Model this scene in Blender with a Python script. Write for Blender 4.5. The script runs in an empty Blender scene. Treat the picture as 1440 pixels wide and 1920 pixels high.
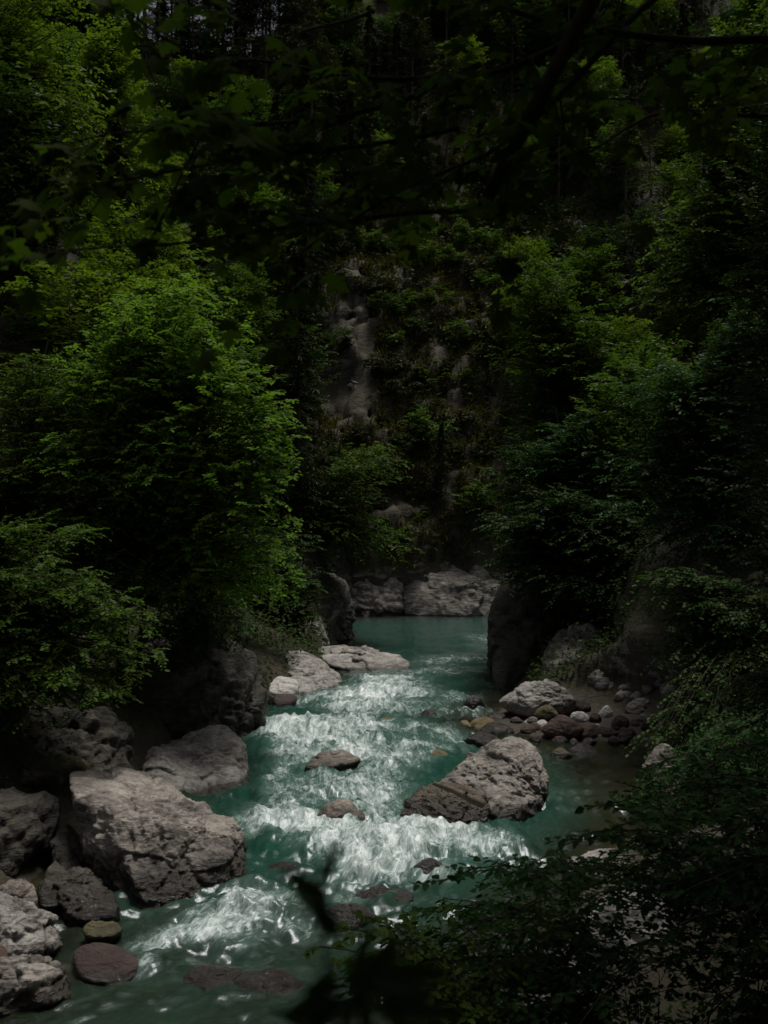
import bpy, bmesh, math, random
import numpy as np
from mathutils import Vector, Matrix

# ------------------------------------------------------------------ camera, sky, sun, exposure
scene = bpy.context.scene
col = scene.collection
H = 7.0                      # camera height above the water
F = 1867.0                   # focal length in photo pixels (35 mm lens, portrait frame 1440 x 1920)
cam_data = bpy.data.cameras.new('camera')
cam = bpy.data.objects.new('camera', cam_data); col.objects.link(cam)
cam.location = (0, 0, H); cam.rotation_euler = (math.radians(90), 0, 0)
cam_data.sensor_fit = 'VERTICAL'; cam_data.sensor_height = 36.0; cam_data.sensor_width = 27.0
cam_data.lens = 36.0 * F / 1920.0
cam_data.clip_start = 0.05; cam_data.clip_end = 1000
cam_data.dof.use_dof = True; cam_data.dof.focus_distance = 26.0; cam_data.dof.aperture_fstop = 2.8
scene.camera = cam

SUN_EL, SUN_AZ = math.radians(76), math.radians(40)       # azimuth from +Y towards +X
world = bpy.data.worlds.new('World'); scene.world = world; world.use_nodes = True
wn = world.node_tree.nodes; wl = world.node_tree.links
bg = wn['Background']
sky = wn.new('ShaderNodeTexSky'); sky.sky_type = 'NISHITA'; sky.sun_disc = False
sky.sun_elevation = SUN_EL; sky.sun_rotation = SUN_AZ; sky.air_density = 1.0; sky.dust_density = 4.0
hs = wn.new('ShaderNodeHueSaturation'); hs.inputs['Saturation'].default_value = 0.45
wl.new(sky.outputs[0], hs.inputs['Color']); wl.new(hs.outputs[0], bg.inputs['Color'])
bg.inputs['Strength'].default_value = 0.037
sun_data = bpy.data.lights.new('sun', 'SUN'); sun = bpy.data.objects.new('sun', sun_data); col.objects.link(sun)
sun_data.energy = 1.5; sun_data.angle = math.radians(18); sun_data.color = (1.0, 0.96, 0.9)
sd = Vector((math.sin(SUN_AZ) * math.cos(SUN_EL), math.cos(SUN_AZ) * math.cos(SUN_EL), math.sin(SUN_EL)))
sun.rotation_euler = sd.to_track_quat('Z', 'Y').to_euler(); sun.location = sd * 200
scene.view_settings.view_transform = 'Standard'; scene.view_settings.look = 'None'
scene.view_settings.gamma = 1.0; scene.view_settings.use_curve_mapping = False
scene.view_settings.exposure = 1.0
scene.render.engine = 'CYCLES'
scene.cycles.use_denoising = True; scene.cycles.denoising_prefilter = 'ACCURATE'
scene.cycles.sample_clamp_direct = 3.0; scene.cycles.sample_clamp_indirect = 2.0
scene.cycles.max_bounces = 6; scene.cycles.diffuse_bounces = 2; scene.cycles.glossy_bounces = 2
scene.cycles.transmission_bounces = 4; scene.cycles.transparent_max_bounces = 8

# ------------------------------------------------------------------ helpers: numbers
def P(px, py, y):            # photo pixel at a real distance -> a point in the world
    return np.array([(px - 720) * y / F, y, H - (py - 960) * y / F])
def W(px, py):               # photo pixel on the water
    return P(px, py, H * F / (py - 960))

_perm = np.random.default_rng(7).permutation(256)
_perm = np.concatenate([_perm, _perm, _perm])
_grad = np.random.default_rng(3).normal(size=(256, 3)); _grad /= np.linalg.norm(_grad, axis=1)[:, None]
def perlin(p):
    p = np.asarray(p, float)
    i = np.floor(p).astype(int); f = p - i; u = f * f * f * (f * (f * 6 - 15) + 10)
    i &= 255
    out = 0
    for dx in (0, 1):
        wx = u[:, 0] if dx else 1 - u[:, 0]
        for dy in (0, 1):
            wy = u[:, 1] if dy else 1 - u[:, 1]
            for dz in (0, 1):
                wz = u[:, 2] if dz else 1 - u[:, 2]
                h = _perm[_perm[_perm[(i[:, 0] + dx) & 255] + ((i[:, 1] + dy) & 255)] + ((i[:, 2] + dz) & 255)]
                g = _grad[h]
                d = g[:, 0] * (f[:, 0] - dx) + g[:, 1] * (f[:, 1] - dy) + g[:, 2] * (f[:, 2] - dz)
                out = out + wx * wy * wz * d
    return out * 1.6
def fbm(p, o=4, gain=.5):
    a, s, t = 1.0, 0, np.asarray(p, float)
    for k in range(o):
        s = s + a * perlin(t); t = t * 2.03 + 17.3; a *= gain
    return s
def ridged(p, o=4, gain=.5):
    a, s, t = 1.0, 0, np.asarray(p, float)
    for k in range(o):
        s = s + a * (1 - 2.2 * np.abs(perlin(t))); t = t * 2.07 + 11.7; a *= gain
    return s
def sstep(a, b, x):
    t = np.clip((x - a) / (b - a), 0, 1); return t * t * (3 - 2 * t)

# ------------------------------------------------------------------ helpers: objects
def npmesh(name, V, quads=None, tris=None, mat=None, smooth=False, tint=None):
    me = bpy.data.meshes.new(name)
    V = np.asarray(V, np.float32)
    me.vertices.add(len(V)); me.vertices.foreach_set('co', V.ravel())
    parts, starts, n = [], [], 0
    for arr, k in ((quads, 4), (tris, 3)):
        if arr is not None and len(arr):
            arr = np.asarray(arr, np.int32); parts.append(arr.ravel())
            starts.append(n + np.arange(len(arr)) * k); n += len(arr) * k
    idx = np.concatenate(parts); st = np.concatenate(starts).astype(np.int32)
    me.loops.add(len(idx)); me.loops.foreach_set('vertex_index', idx)
    me.polygons.add(len(st)); me.polygons.foreach_set('loop_start', st)
    me.update(calc_edges=True)
    if smooth: me.polygons.foreach_set('use_smooth', np.ones(len(st), bool))
    if tint is not None:
        a = me.attributes.new('tint', 'FLOAT', 'FACE'); a.data.foreach_set('value', np.asarray(tint, np.float32))
    if mat is not None: me.materials.append(mat)
    return me
def link(name, me, parent=None, loc=None):
    o = bpy.data.objects.new(name, me); col.objects.link(o)
    if parent is not None: o.parent = parent
    if loc is not None: o.location = loc
    return o
def tag(o, label=None, cat=None, group=None, kind=None):
    if label: o['label'] = label
    if cat: o['category'] = cat
    if group: o['group'] = group
    if kind: o['kind'] = kind
    return o
def empty(name, loc):
    o = bpy.data.objects.new(name, None); o.empty_display_size = .3; col.objects.link(o); o.location = loc
    return o
def copy_tree(o, parent=None):
    c = o.copy(); col.objects.link(c)
    if parent is not None: c.parent = parent
    for ch in list(o.children): copy_tree(ch, c)
    return c

class Geo:
    """collects vertices, quads and triangles of one mesh"""
    def __init__(s): s.V, s.Q, s.T, s.tq, s.tt, s.n = [], [], [], [], [], 0
    def add(s, V, Q=None, T=None, tint=0.5):
        V = np.asarray(V, float)
        if Q is not None and len(Q):
            Q = np.asarray(Q); s.Q.append(Q + s.n); s.tq.append(np.broadcast_to(tint, (len(Q),)))
        if T is not None and len(T):
            T = np.asarray(T); s.T.append(T + s.n); s.tt.append(np.broadcast_to(tint, (len(T),)))
        s.V.append(V); s.n += len(V)
    def mesh(s, name, mat, smooth=False, origin=(0, 0, 0)):
        V = np.concatenate(s.V) - np.asarray(origin)
        Q = np.concatenate(s.Q) if s.Q else None; T = np.concatenate(s.T) if s.T else None
        return npmesh(name, V, Q, T, mat, smooth, np.concatenate(s.tq + s.tt))

def tube(path, rad, sides=6):
    path = np.asarray(path, float); n = len(path); rad = np.broadcast_to(rad, (n,))
    tan = np.gradient(path, axis=0); tan /= np.linalg.norm(tan, axis=1)[:, None] + 1e-9
    ref = np.where(np.abs(tan[:, 2:3]) > .9, np.array([[1., 0, 0]]), np.array([[0., 0, 1]]))
    a = np.cross(tan, ref); a /= np.linalg.norm(a, axis=1)[:, None] + 1e-9
    b = np.cross(tan, a)
    th = np.arange(sides) * 2 * np.pi / sides
    V = path[:, None] + rad[:, None, None] * (np.cos(th)[None, :, None] * a[:, None] + np.sin(th)[None, :, None] * b[:, None])
    i = np.arange(n - 1)[:, None] * sides; j = np.arange(sides)[None]
    k = (j + 1) % sides
    Q = np.stack([i + j, i + k, i + sides + k, i + sides + j], -1).reshape(-1, 4)
    return V.reshape(-1, 3), Q
def bezier(p0, p1, p2, n):
    t = np.linspace(0, 1, n)[:, None]
    return (1 - t) ** 2 * p0 + 2 * t * (1 - t) * p1 + t * t * p2
def spline(pts, n):
    pts = np.asarray(pts, float)
    d = np.concatenate([[0], np.cumsum(np.linalg.norm(np.diff(pts, axis=0), axis=1))])
    t = np.linspace(0, d[-1], n)
    out = np.stack([np.interp(t, d, pts[:, k]) for k in range(3)], 1)
    for _ in range(3):
        out[1:-1] = .25 * out[:-2] + .5 * out[1:-1] + .25 * out[2:]
    return out

# leaf templates: base at the origin, tip at x = 1, faces up
LEAF4 = (np.array([[0, 0, 0], [.35, .30, .07], [.72, .22, .03], [1, 0, -.08], [.72, -.22, .03], [.35, -.30, .07]]),
         np.array([[0, 3, 2, 1], [0, 5, 4, 3]]), None)
LEAF2 = (np.array([[0, 0, 0], [.5, .30, .06], [1, 0, -.05], [.5, -.30, .06]]), None, np.array([[0, 2, 1], [0, 3, 2]]))
NEEDLE = (np.array([[0, .0, 0], [.45, .085, .02], [1, 0, -.12], [.5, -.085, .02]]), np.array([[0, 3, 2, 1]]), None)
_mo = [(0, 0), (-.10, .10), (-.17, .36), (-.02, .35), (.13, .25), (.20, .42), (.27, .44), (.46, .63), (.48, .47), (.58, .40),
       (.46, .19), (.62, .27), (.73, .25), (.80, .12), (1, 0)]
_mo = _mo + [(x, -y) for x, y in _mo[-2:0:-1]]
def maple_template(curl, fold):
    pts = [(.26, 0)] + _mo
    V = np.array([[x + .45, y, -curl * (x - .2) ** 2 - fold * abs(y) ** 1.5 + (.05 if i == 0 else 0)] for i, (x, y) in enumerate(pts)])
    n = len(_mo)
    T = np.array([[0, 1 + i, 1 + (i + 1) % n] for i in range(n)])[:, [0, 2, 1]]
    stalk = np.array([[0, .012, 0], [0, -.012, 0], [.46, -.014, -.01], [.46, .014, -.01]])
    Vs = np.concatenate([V, stalk])
    T = np.concatenate([T, [[n + 1, n + 2, n + 3], [n + 1, n + 3, n + 4]]])
    return Vs, None, T
MAPLE = [maple_template(.12, .25), maple_template(.30, .10), maple_template(.05, .55)]

def frames(d, nrm):
    d = d / (np.linalg.norm(d, axis=1)[:, None] + 1e-9)
    y = np.cross(nrm, d); y /= np.linalg.norm(y, axis=1)[:, None] + 1e-9
    z = np.cross(d, y)
    return np.stack([d, y, z], 2)          # columns are the leaf's axes
def add_leaves(g, tmpl, pos, d, nrm, size, tint):
    V, Q, T = tmpl
    R = frames(d, nrm)
    VV = pos[:, None] + size[:, None, None] * np.einsum('nij,kj->nki', R, V)
    off = (np.arange(len(pos)) * len(V))[:, None, None]
    if Q is not None: g.add(VV.reshape(-1, 3), Q=(Q[None] + off).reshape(-1, 4), tint=np.repeat(tint, len(Q)))
    else: g.add(VV.reshape(-1, 3), T=(T[None] + off).reshape(-1, 3), tint=np.repeat(tint, len(T)))

# ------------------------------------------------------------------ materials
def mat(name):
    m = bpy.data.materials.new(name); m.use_nodes = True
    nt = m.node_tree; nt.nodes.clear()
    out = nt.nodes.new('ShaderNodeOutputMaterial')
    return m, nt, out
def N(nt, t, **kw):
    n = nt.nodes.new(t)
    for k, v in kw.items(): setattr(n, k, v)
    return n
def ramp(nt, fac, stops):
    r = N(nt, 'ShaderNodeValToRGB'); e = r.color_ramp.elements
    while len(e) < len(stops): e.new(.5)
    for s, (p, c) in zip(e, stops):
        s.position = p; s.color = (*c, 1) if len(c) == 3 else c
    nt.links.new(fac, r.inputs['Fac']); return r.outputs['Color']
def mixc(nt, fac, a, b, mode='MIX'):
    m = N(nt, 'ShaderNodeMix', data_type='RGBA', blend_type=mode)
    for key, v in ((0, fac), (6, a), (7, b)):
        if isinstance(v, (int, float)): m.inputs[key].default_value = v
        elif isinstance(v, tuple): m.inputs[key].default_value = (*v, 1)
        else: nt.links.new(v, m.inputs[key])
    return m.outputs[2]
def math_(nt, op, a, b=None, clamp=False):
    m = N(nt, 'ShaderNodeMath', operation=op, use_clamp=clamp)
    for k, v in ((0, a), (1, b)):
        if v is None: continue
        if isinstance(v, (int, float)): m.inputs[k].default_value = v
        else: nt.links.new(v, m.inputs[k])
    return m.outputs[0]
def maprange(nt, v, a, b, c=0, d=1):
    m = N(nt, 'ShaderNodeMapRange'); nt.links.new(v, m.inputs[0])
    for k, x in ((1, a), (2, b), (3, c), (4, d)): m.inputs[k].default_value = x
    return m.outputs[0]
def noise(nt, vec, scale, detail=6, rough=.55, dist=0.0):
    n = N(nt, 'ShaderNodeTexNoise'); n.inputs['Scale'].default_value = scale; n.inputs['Detail'].default_value = detail
    n.inputs['Roughness'].default_value = rough; n.inputs['Distortion'].default_value = dist
    nt.links.new(vec, n.inputs['Vector']); return n.outputs['Fac']
def mapping(nt, vec, scale=(1, 1, 1), rot=(0, 0, 0)):
    m = N(nt, 'ShaderNodeMapping'); m.inputs['Scale'].default_value = scale; m.inputs['Rotation'].default_value = rot
    nt.links.new(vec, m.inputs['Vector']); return m.outputs['Vector']

def leaf_material(name, c0, c1, trans=.35, rough=.5, tcol=None, spec=.06):
    m, nt, out = mat(name)
    at = N(nt, 'ShaderNodeAttribute', attribute_name='tint')
    oi = N(nt, 'ShaderNodeObjectInfo')
    t = math_(nt, 'ADD', math_(nt, 'MULTIPLY', at.outputs['Fac'], .75), math_(nt, 'MULTIPLY', oi.outputs['Random'], .25))
    c = mixc(nt, t, c0, c1)
    b = N(nt, 'ShaderNodeBsdfPrincipled'); nt.links.new(c, b.inputs['Base Color'])
    b.inputs['Roughness'].default_value = rough; b.inputs['Specular IOR Level'].default_value = spec
    tr = N(nt, 'ShaderNodeBsdfTranslucent')
    k = tcol or (1.25, 1.35, .55)
    nt.links.new(mixc(nt, 1.0, c, k, 'MULTIPLY'), tr.inputs['Color'])
    ms = N(nt, 'ShaderNodeMixShader'); ms.inputs[0].default_value = trans
    nt.links.new(b.outputs[0], ms.inputs[1]); nt.links.new(tr.outputs[0], ms.inputs[2])
    nt.links.new(ms.outputs[0], out.inputs['Surface'])
    return m
def bark_material(name, c0, c1):
    m, nt, out = mat(name)
    tc = N(nt, 'ShaderNodeTexCoord')
    n = noise(nt, mapping(nt, tc.outputs['Object'], (6, 6, 1.5)), 3, 5)
    b = N(nt, 'ShaderNodeBsdfPrincipled'); nt.links.new(ramp(nt, n, [(.3, c0), (.7, c1)]), b.inputs['Base Color'])
    b.inputs['Roughness'].default_value = .9; b.inputs['Specular IOR Level'].default_value = .15
    bp = N(nt, 'ShaderNodeBump'); bp.inputs['Strength'].default_value = .6; bp.inputs['Distance'].default_value = .03
    nt.links.new(n, bp.inputs['Height']); nt.links.new(bp.outputs[0], b.inputs['Normal'])
    nt.links.new(b.outputs[0], out.inputs['Surface']); return m

def rock_material(name, light, mid, dark, lichen=.5, wet=.28, strata=1.0, rough=.8, moss=0.0, veins=0.0):
    """limestone-like stone: mottled, streaked along its beds, dark lichen blotches, wet band at the water line"""
    m, nt, out = mat(name)
    tc = N(nt, 'ShaderNodeTexCoord'); ob = tc.outputs['Object']
    geo = N(nt, 'ShaderNodeNewGeometry')
    oi = N(nt, 'ShaderNodeObjectInfo')
    shift = N(nt, 'ShaderNodeVectorMath', operation='ADD'); nt.links.new(ob, shift.inputs[0]); nt.links.new(oi.outputs['Location'], shift.inputs[1])
    v = shift.outputs[0]
    big = noise(nt, v, .9, 5, .6, .6)
    streak = noise(nt, mapping(nt, v, (1.1, 1.6, 5.0), (.45, .3, .2)), 1.6, 7, .62, .5)
    fine = noise(nt, v, 14, 6, .65)
    blot = noise(nt, v, 3.2, 8, .7, .4)
    f = math_(nt, 'ADD', math_(nt, 'MULTIPLY', big, .5), math_(nt, 'MULTIPLY', streak, .5 * strata))
    c = ramp(nt, f, [(.41, dark), (.50, mid), (.61, light)])
    c = mixc(nt, maprange(nt, fine, .35, .7, 0, .6), c, dark)
    if lichen > 0:
        c = mixc(nt, maprange(nt, blot, .62 - .12 * lichen, .72, 0, .85), c, (.035, .032, .03))
    if veins > 0:
        vn = noise(nt, mapping(nt, v, (.8, 1.2, 3), (.5, .7, .1)), 2.3, 4, .5, 1.2)
        c = mixc(nt, math_(nt, 'MULTIPLY', maprange(nt, math_(nt, 'ABSOLUTE', math_(nt, 'SUBTRACT', vn, .5)), 0, .025, 1, 0), veins), c, (.55, .54, .52))
    if moss > 0:
        sep = N(nt, 'ShaderNodeSeparateXYZ'); nt.links.new(geo.outputs['Normal'], sep.inputs[0])
        up = maprange(nt, sep.outputs['Z'], .1, .8)
        mm = math_(nt, 'MULTIPLY', math_(nt, 'MULTIPLY', up, moss), maprange(nt, noise(nt, v, 2.1, 6, .7), .42, .58), True)
        c = mixc(nt, mm, c, (.045, .05, .014))
    sp = N(nt, 'ShaderNodeSeparateXYZ'); nt.links.new(geo.outputs['Position'], sp.inputs[0])
    hz = math_(nt, 'ADD', sp.outputs['Z'], math_(nt, 'MULTIPLY', math_(nt, 'SUBTRACT', blot, .5), wet * 1.8))
    w = maprange(nt, hz, wet * .75, wet * 1.25, 1, 0)
    c = mixc(nt, math_(nt, 'MULTIPLY', w, .93), c, mixc(nt, .5, (.03, .022, .014), c, 'MULTIPLY'))
    b = N(nt, 'ShaderNodeBsdfPrincipled'); nt.links.new(c, b.inputs['Base Color'])
    nt.links.new(maprange(nt, w, 0, 1, rough, .28), b.inputs['Roughness'])
    b.inputs['Specular IOR Level'].default_value = .4
    h = math_(nt, 'ADD', math_(nt, 'MULTIPLY', streak, 1.0), math_(nt, 'ADD', math_(nt, 'MULTIPLY', fine, .35), math_(nt, 'MULTIPLY', blot, .6)))
    bp = N(nt, 'ShaderNodeBump'); bp.inputs['Strength'].default_value = .9; bp.inputs['Distance'].default_value = .12
    nt.links.new(h, bp.inputs['Height']); nt.links.new(bp.outputs[0], b.inputs['Normal'])
    nt.links.new(b.outputs[0], out.inputs['Surface'])
    return m

M = {}
M['lime'] = rock_material('pale_limestone', (.38, .35, .31), (.22, .198, .172), (.075, .065, .056), .5, .32)
M['lime_white'] = rock_material('white_limestone', (.46, .435, .40), (.28, .262, .24), (.10, .09, .08), .25, .18)
M['lime_big'] = rock_material('beige_limestone', (.38, .34, .295), (.21, .185, .16), (.062, .053, .046), .6, .6, veins=.15)
M['lime_brown'] = rock_material('brownish_limestone', (.30, .26, .215), (.18, .15, .122), (.065, .052, .042), .55, .34, veins=.25)
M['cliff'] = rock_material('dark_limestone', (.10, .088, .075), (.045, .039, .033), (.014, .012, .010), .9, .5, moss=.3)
M['lobe'] = rock_material('wet_brown_limestone', (.17, .135, .10), (.095, .075, .055), (.03, .024, .018), .5, .55, moss=.3)
M['far_rock'] = rock_material('slope_limestone', (.44, .405, .365), (.22, .20, .176), (.06, .053, .046), .8, .1, moss=.35)
M['cliff_pale'] = rock_material('far_limestone', (.44, .40, .36), (.26, .235, .21), (.08, .07, .06), .5, .5, strata=1.1, moss=.5)
M['red'] = rock_material('reddish_stone', (.19, .105, .072), (.12, .066, .047), (.055, .03, .022), .1, .12, .5, .7)
M['maroon'] = rock_material('maroon_stone', (.13, .075, .06), (.075, .043, .036), (.034, .02, .017), .2, .12, .5, .7)
M['grey'] = rock_material('grey_stone', (.20, .185, .175), (.13, .12, .115), (.06, .055, .05), .3, .12)
M['dark_wet'] = rock_material('dark_wet_stone', (.020, .016, .014), (.012, .010, .009), (.006, .005, .005), .3, .8, .6, .3)
M['white'] = rock_material('white_pebble', (.62, .60, .57), (.5, .48, .45), (.3, .28, .26), 0, .05)
M['ochre'] = rock_material('ochre_stone', (.24, .19, .09), (.15, .115, .05), (.06, .045, .02), .1, .1)
M['moss_rock'] = rock_material('mossy_stone', (.17, .14, .07), (.10, .08, .04), (.035, .028, .015), .4, .2, moss=.8)
M['hazel'] = leaf_material('bright_green_leaf', (.050, .108, .016), (.125, .215, .032), .44, .5)
M['lime_leaf'] = leaf_material('yellow_green_leaf', (.052, .092, .011), (.108, .165, .018), .42, .5)
M['mid_leaf'] = leaf_material('mid_green_leaf', (.032, .066, .011), (.070, .118, .018), .35, .5)
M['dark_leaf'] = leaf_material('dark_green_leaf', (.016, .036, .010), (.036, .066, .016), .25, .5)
M['blue_leaf'] = leaf_material('blue_green_leaf', (.018, .046, .015), (.040, .084, .026), .3, .45)
M['maple'] = leaf_material('maple_leaf', (.034, .058, .011), (.060, .092, .018), .55, .6, (1.1, 1.35, .4), .02)
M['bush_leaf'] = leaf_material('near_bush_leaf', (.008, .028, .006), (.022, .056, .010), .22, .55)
M['needle'] = leaf_material('spruce_needle', (.016, .024, .010), (.034, .044, .016), .1, .6)
M['pine'] = leaf_material('pine_needle', (.026, .034, .014), (.048, .056, .022), .1, .6)
M['undergrowth'] = leaf_material('undergrowth_leaf', (.014, .030, .008), (.040, .068, .014), .25, .6)
M['grass'] = leaf_material('dry_slope_grass', (.055, .045, .016), (.075, .082, .022), .2, .7)
M['bark'] = bark_material('dark_bark', (.022, .017, .013), (.055, .045, .036))
M['pine_bark'] = bark_material('pine_bark', (.05, .036, .028), (.12, .09, .07))
M['dead'] = bark_material('bleached_wood', (.07, .053, .038), (.14, .11, .085))

R = np.random.default_rng
ORD = ['leftmost', 'second', 'third', 'fourth', 'fifth', 'sixth', 'seventh', 'eighth', 'ninth', 'tenth', 'eleventh', 'twelfth', 'thirteenth', 'fourteenth', 'fifteenth',
       'sixteenth', 'seventeenth', 'eighteenth', 'nineteenth', 'twentieth', 'twenty-first', 'twenty-second', 'twenty-third', 'twenty-fourth', 'twenty-fifth', 'twenty-sixth', 'twenty-seventh', 'twenty-eighth', 'twenty-ninth', 'thirtieth']
def name_by_landmark(records, marks):
    """labels that place each repeat against the nearest thing one can find in the picture"""
    sets = {}
    for o, look, px, py in records:
        mx, my, mk = min(marks, key=lambda m: (m[0] - px) ** 2 + (m[1] - py) ** 2)
        dx, dy = px - mx, py - my
        if abs(dx) > 2 * abs(dy): dr = 'right of' if dx > 0 else 'left of'
        elif abs(dy) > 2 * abs(dx): dr = 'below' if dy > 0 else 'above'
        else: dr = ('lower ' if dy > 0 else 'upper ') + ('right of' if dx > 0 else 'left of')
        sets.setdefault((look, dr, mk), []).append((px, o))
    for (look, dr, mk), members in sets.items():
        members.sort(key=lambda m: m[0])
        for k, (px, o) in enumerate(members):
            pos = '' if len(members) == 1 else (', leftmost there' if k == 0 else (f', {ORD[k]} from the left' if k < 30 else ', far right there'))
            o['label'] = f'{look} {dr} {mk}{pos}'

# ------------------------------------------------------------------ the land
L_BANK = [(-5.5, 66.5), (-4, 60), (-2.4, 54.5), (-2.6, 49), (-2.4, 42.5), (-3.2, 38.5), (-5.2, 36.0), (-6.2, 31), (-5.4, 27), (-6.0, 24),
          (-6.6, 20.5), (-6.6, 17.6), (-6.4, 16.2), (-5.9, 15), (-6.4, 13.6), (-9, 12), (-16, 9), (-30, 5)]
R_BANK = [(-30, -2), (-14, 3.5), (-6, 8), (-1, 11.4), (1.2, 12.6), (2.2, 14.5), (3.3, 17.5), (4.2, 20), (5.6, 22), (6.8, 25), (8.2, 27), (8.6, 29.2),
          (7, 30.3), (5, 30.6), (3.6, 31.4), (3.7, 34), (4.9, 38), (5.4, 41), (6.2, 47), (7.3, 54), (11, 57.5), (20, 59), (45, 56)]
FAR = [(45, 66), (22, 69), (8, 68.5), (2, 68.2), (-2, 67.6)]
POLY = np.array(L_BANK + R_BANK + FAR)
def river_dist(x, y):
    """distance from the water's edge: positive on land"""
    q = np.stack([x, y], 1); best = np.full(len(q), 1e9); inside = np.zeros(len(q), bool)
    for a, b in zip(POLY, np.roll(POLY, -1, 0)):
        ab = b - a; t = np.clip(((q - a) @ ab) / (ab @ ab), 0, 1)
        best = np.minimum(best, np.linalg.norm(q - a - t[:, None] * ab, axis=1))
        cond = (a[1] > q[:, 1]) != (b[1] > q[:, 1])
        xi = a[0] + (q[:, 1] - a[1]) * ab[0] / (ab[1] if abs(ab[1]) > 1e-9 else 1e-9)
        inside ^= cond & (q[:, 0] < xi)
    return np.where(inside, -best, best)
def land(x, y):
    x = np.atleast_1d(np.asarray(x, float)); y = np.atleast_1d(np.asarray(y, float))
    D = river_dist(x, y)
    p = np.stack([x, y, np.zeros_like(x)], 1)
    near = sstep(27, 20, y - .35 * np.maximum(x, 0)) * sstep(-14, -8, x - y * .0 + 4) * (y < 8.5 * .0 + 11.5 + np.maximum(0, x + 1.2) * 1.9)
    s = 1.28 + .16 * perlin(p * .035 + 4)
    s = s * (1 - near) + near * (.44 + .35 * sstep(7, 16, x))
    leftn = sstep(40, 33, y) * sstep(-1, -4, x) * (1 - near); s = s * (1 - .42 * leftn)
    mid = sstep(53, 47, y) * sstep(31, 36, y) * (1 - near) * sstep(9, 3.5, D); s = s * (1 - .55 * mid)
    bar = np.exp(-((x - 6.6) / 3.4) ** 2 - ((y - 32.6) / 2.9) ** 2)
    s = s * (1 - .93 * np.clip(bar * 1.5, 0, 1))
    Dp = np.maximum(D, 0)
    cliff = (1 - near) * (1 - .8 * np.maximum(leftn, mid)) * (1 - np.clip(bar * 1.6, 0, 1))
    z = s * Dp + cliff * (1.6 * sstep(0, 1.2, Dp) + (2.6 * sstep(.0, 1.8, Dp) * sstep(50, 56, y)))
    z = z + (1 - near) * (1 - .7 * mid) * np.minimum(Dp / 8, 1) * (2.2 * fbm(p * .09, 3) + 1.1 * ridged(p * .23 + 3, 3) - .6)
    z = z + .12 * fbm(p * .7, 3) * np.minimum(Dp, 1)
    flat = np.clip(bar * 1.7 - .25, 0, 1); z = z * (1 - flat) + flat * np.minimum(z, .04 + .03 * Dp)
    z = z + near * 1.05 * np.maximum(0, Dp - 11.5)          # unseen hillside behind the path, steepened to keep light off rock fronts
    top = 57 + 4 * perlin(p * .03) + 70 * sstep(-16, 12, x + .05 * (y - 100))
    z = np.minimum(z, top + .06 * (z - top))
    bed = -np.minimum(.95, .10 + .30 * np.maximum(-D, 0)) + .10 * fbm(p * .9, 3)
    return np.where(D > 0, z, bed)
def landz(x, y): return float(land([x], [y])[0])
def surface(x, y):
    z = land(x, y); e = .35
    gx_, gy_ = (land(x + e, y) - z) / e, (land(x, y + e) - z) / e
    n = np.stack([-gx_, -gy_, np.ones_like(z)], 1); n /= np.linalg.norm(n, axis=1)[:, None]
    return np.stack([x, y, z], 1) + n * bump_out(np.stack([x, y, z], 1), n)[:, None], n
def bump_out(V, n):
    st = sstep(.9, .6, n[:, 2]) * sstep(.2, 2, V[:, 2])
    return st * (.65 * ridged(V * np.array([.15, .15, .22]) + 5, 3) + .20 * ridged(V * np.array([.75, .75, .42]) + 9, 3) + .10 * ridged(V * 1.7 + 2, 2) - .3)

def graded(a, b, lo, hi, fine, coarse):
    out = [lo]
    while out[-1] < b:
        v = out[-1]; d = max(a - v, v - hi if False else 0, 0); out.append(v + fine)
    return out
xs = np.concatenate([np.arange(-85, -16, 1.2), np.arange(-16, 16, .24), np.arange(16, 70, 1.2)])
ys = np.concatenate([np.arange(-25, 8, .8), np.arange(8, 92, .26), np.arange(92, 175, .9)])
X, Y = np.meshgrid(xs, ys); sh = X.shape
Z = land(X.ravel(), Y.ravel())
V = np.stack([X.ravel(), Y.ravel(), Z], 1)
Zg = Z.reshape(sh); gy, gx = np.gradient(Zg, ys, xs)
nrm = np.stack([-gx.ravel(), -gy.ravel(), np.ones(X.size)], 1); nrm /= np.linalg.norm(nrm, axis=1)[:, None]
Vd = V + nrm * bump_out(V, nrm)[:, None]
i = np.arange(sh[0] - 1)[:, None] * sh[1] + np.arange(sh[1] - 1)[None]
Q = np.stack([i, i + 1, i + sh[1] + 1, i + sh[1]], -1).reshape(-1, 4)

gm, nt, out = mat('slope_ground')
geo = N(nt, 'ShaderNodeNewGeometry'); pos = geo.outputs['Position']
sep = N(nt, 'ShaderNodeSeparateXYZ'); nt.links.new(geo.outputs['Normal'], sep.inputs[0])
spz = N(nt, 'ShaderNodeSeparateXYZ'); nt.links.new(pos, spz.inputs[0])
n1 = noise(nt, pos, .5, 8, .65, .4); n2 = noise(nt, pos, 5, 8, .65); n3 = noise(nt, mapping(nt, pos, (.7, .7, 2.2), (.3, .2, 0)), 1.3, 8, .65, .6)
rockc = ramp(nt, n3, [(.36, (.024, .019, .014)), (.52, (.060, .050, .040)), (.68, (.26, .23, .195))])
soil = ramp(nt, n2, [(.3, (.012, .010, .005)), (.5, (.034, .027, .012)), (.7, (.034, .038, .010))])
fl = math_(nt, 'ADD', sep.outputs['Z'], math_(nt, 'MULTIPLY', math_(nt, 'SUBTRACT', n1, .5), 1.5))
land_c = mixc(nt, maprange(nt, fl, .05, .27), rockc, soil)
pebble = N(nt, 'ShaderNodeTexVoronoi'); pebble.inputs['Scale'].default_value = 3.0; nt.links.new(pos, pebble.inputs['Vector'])
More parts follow.
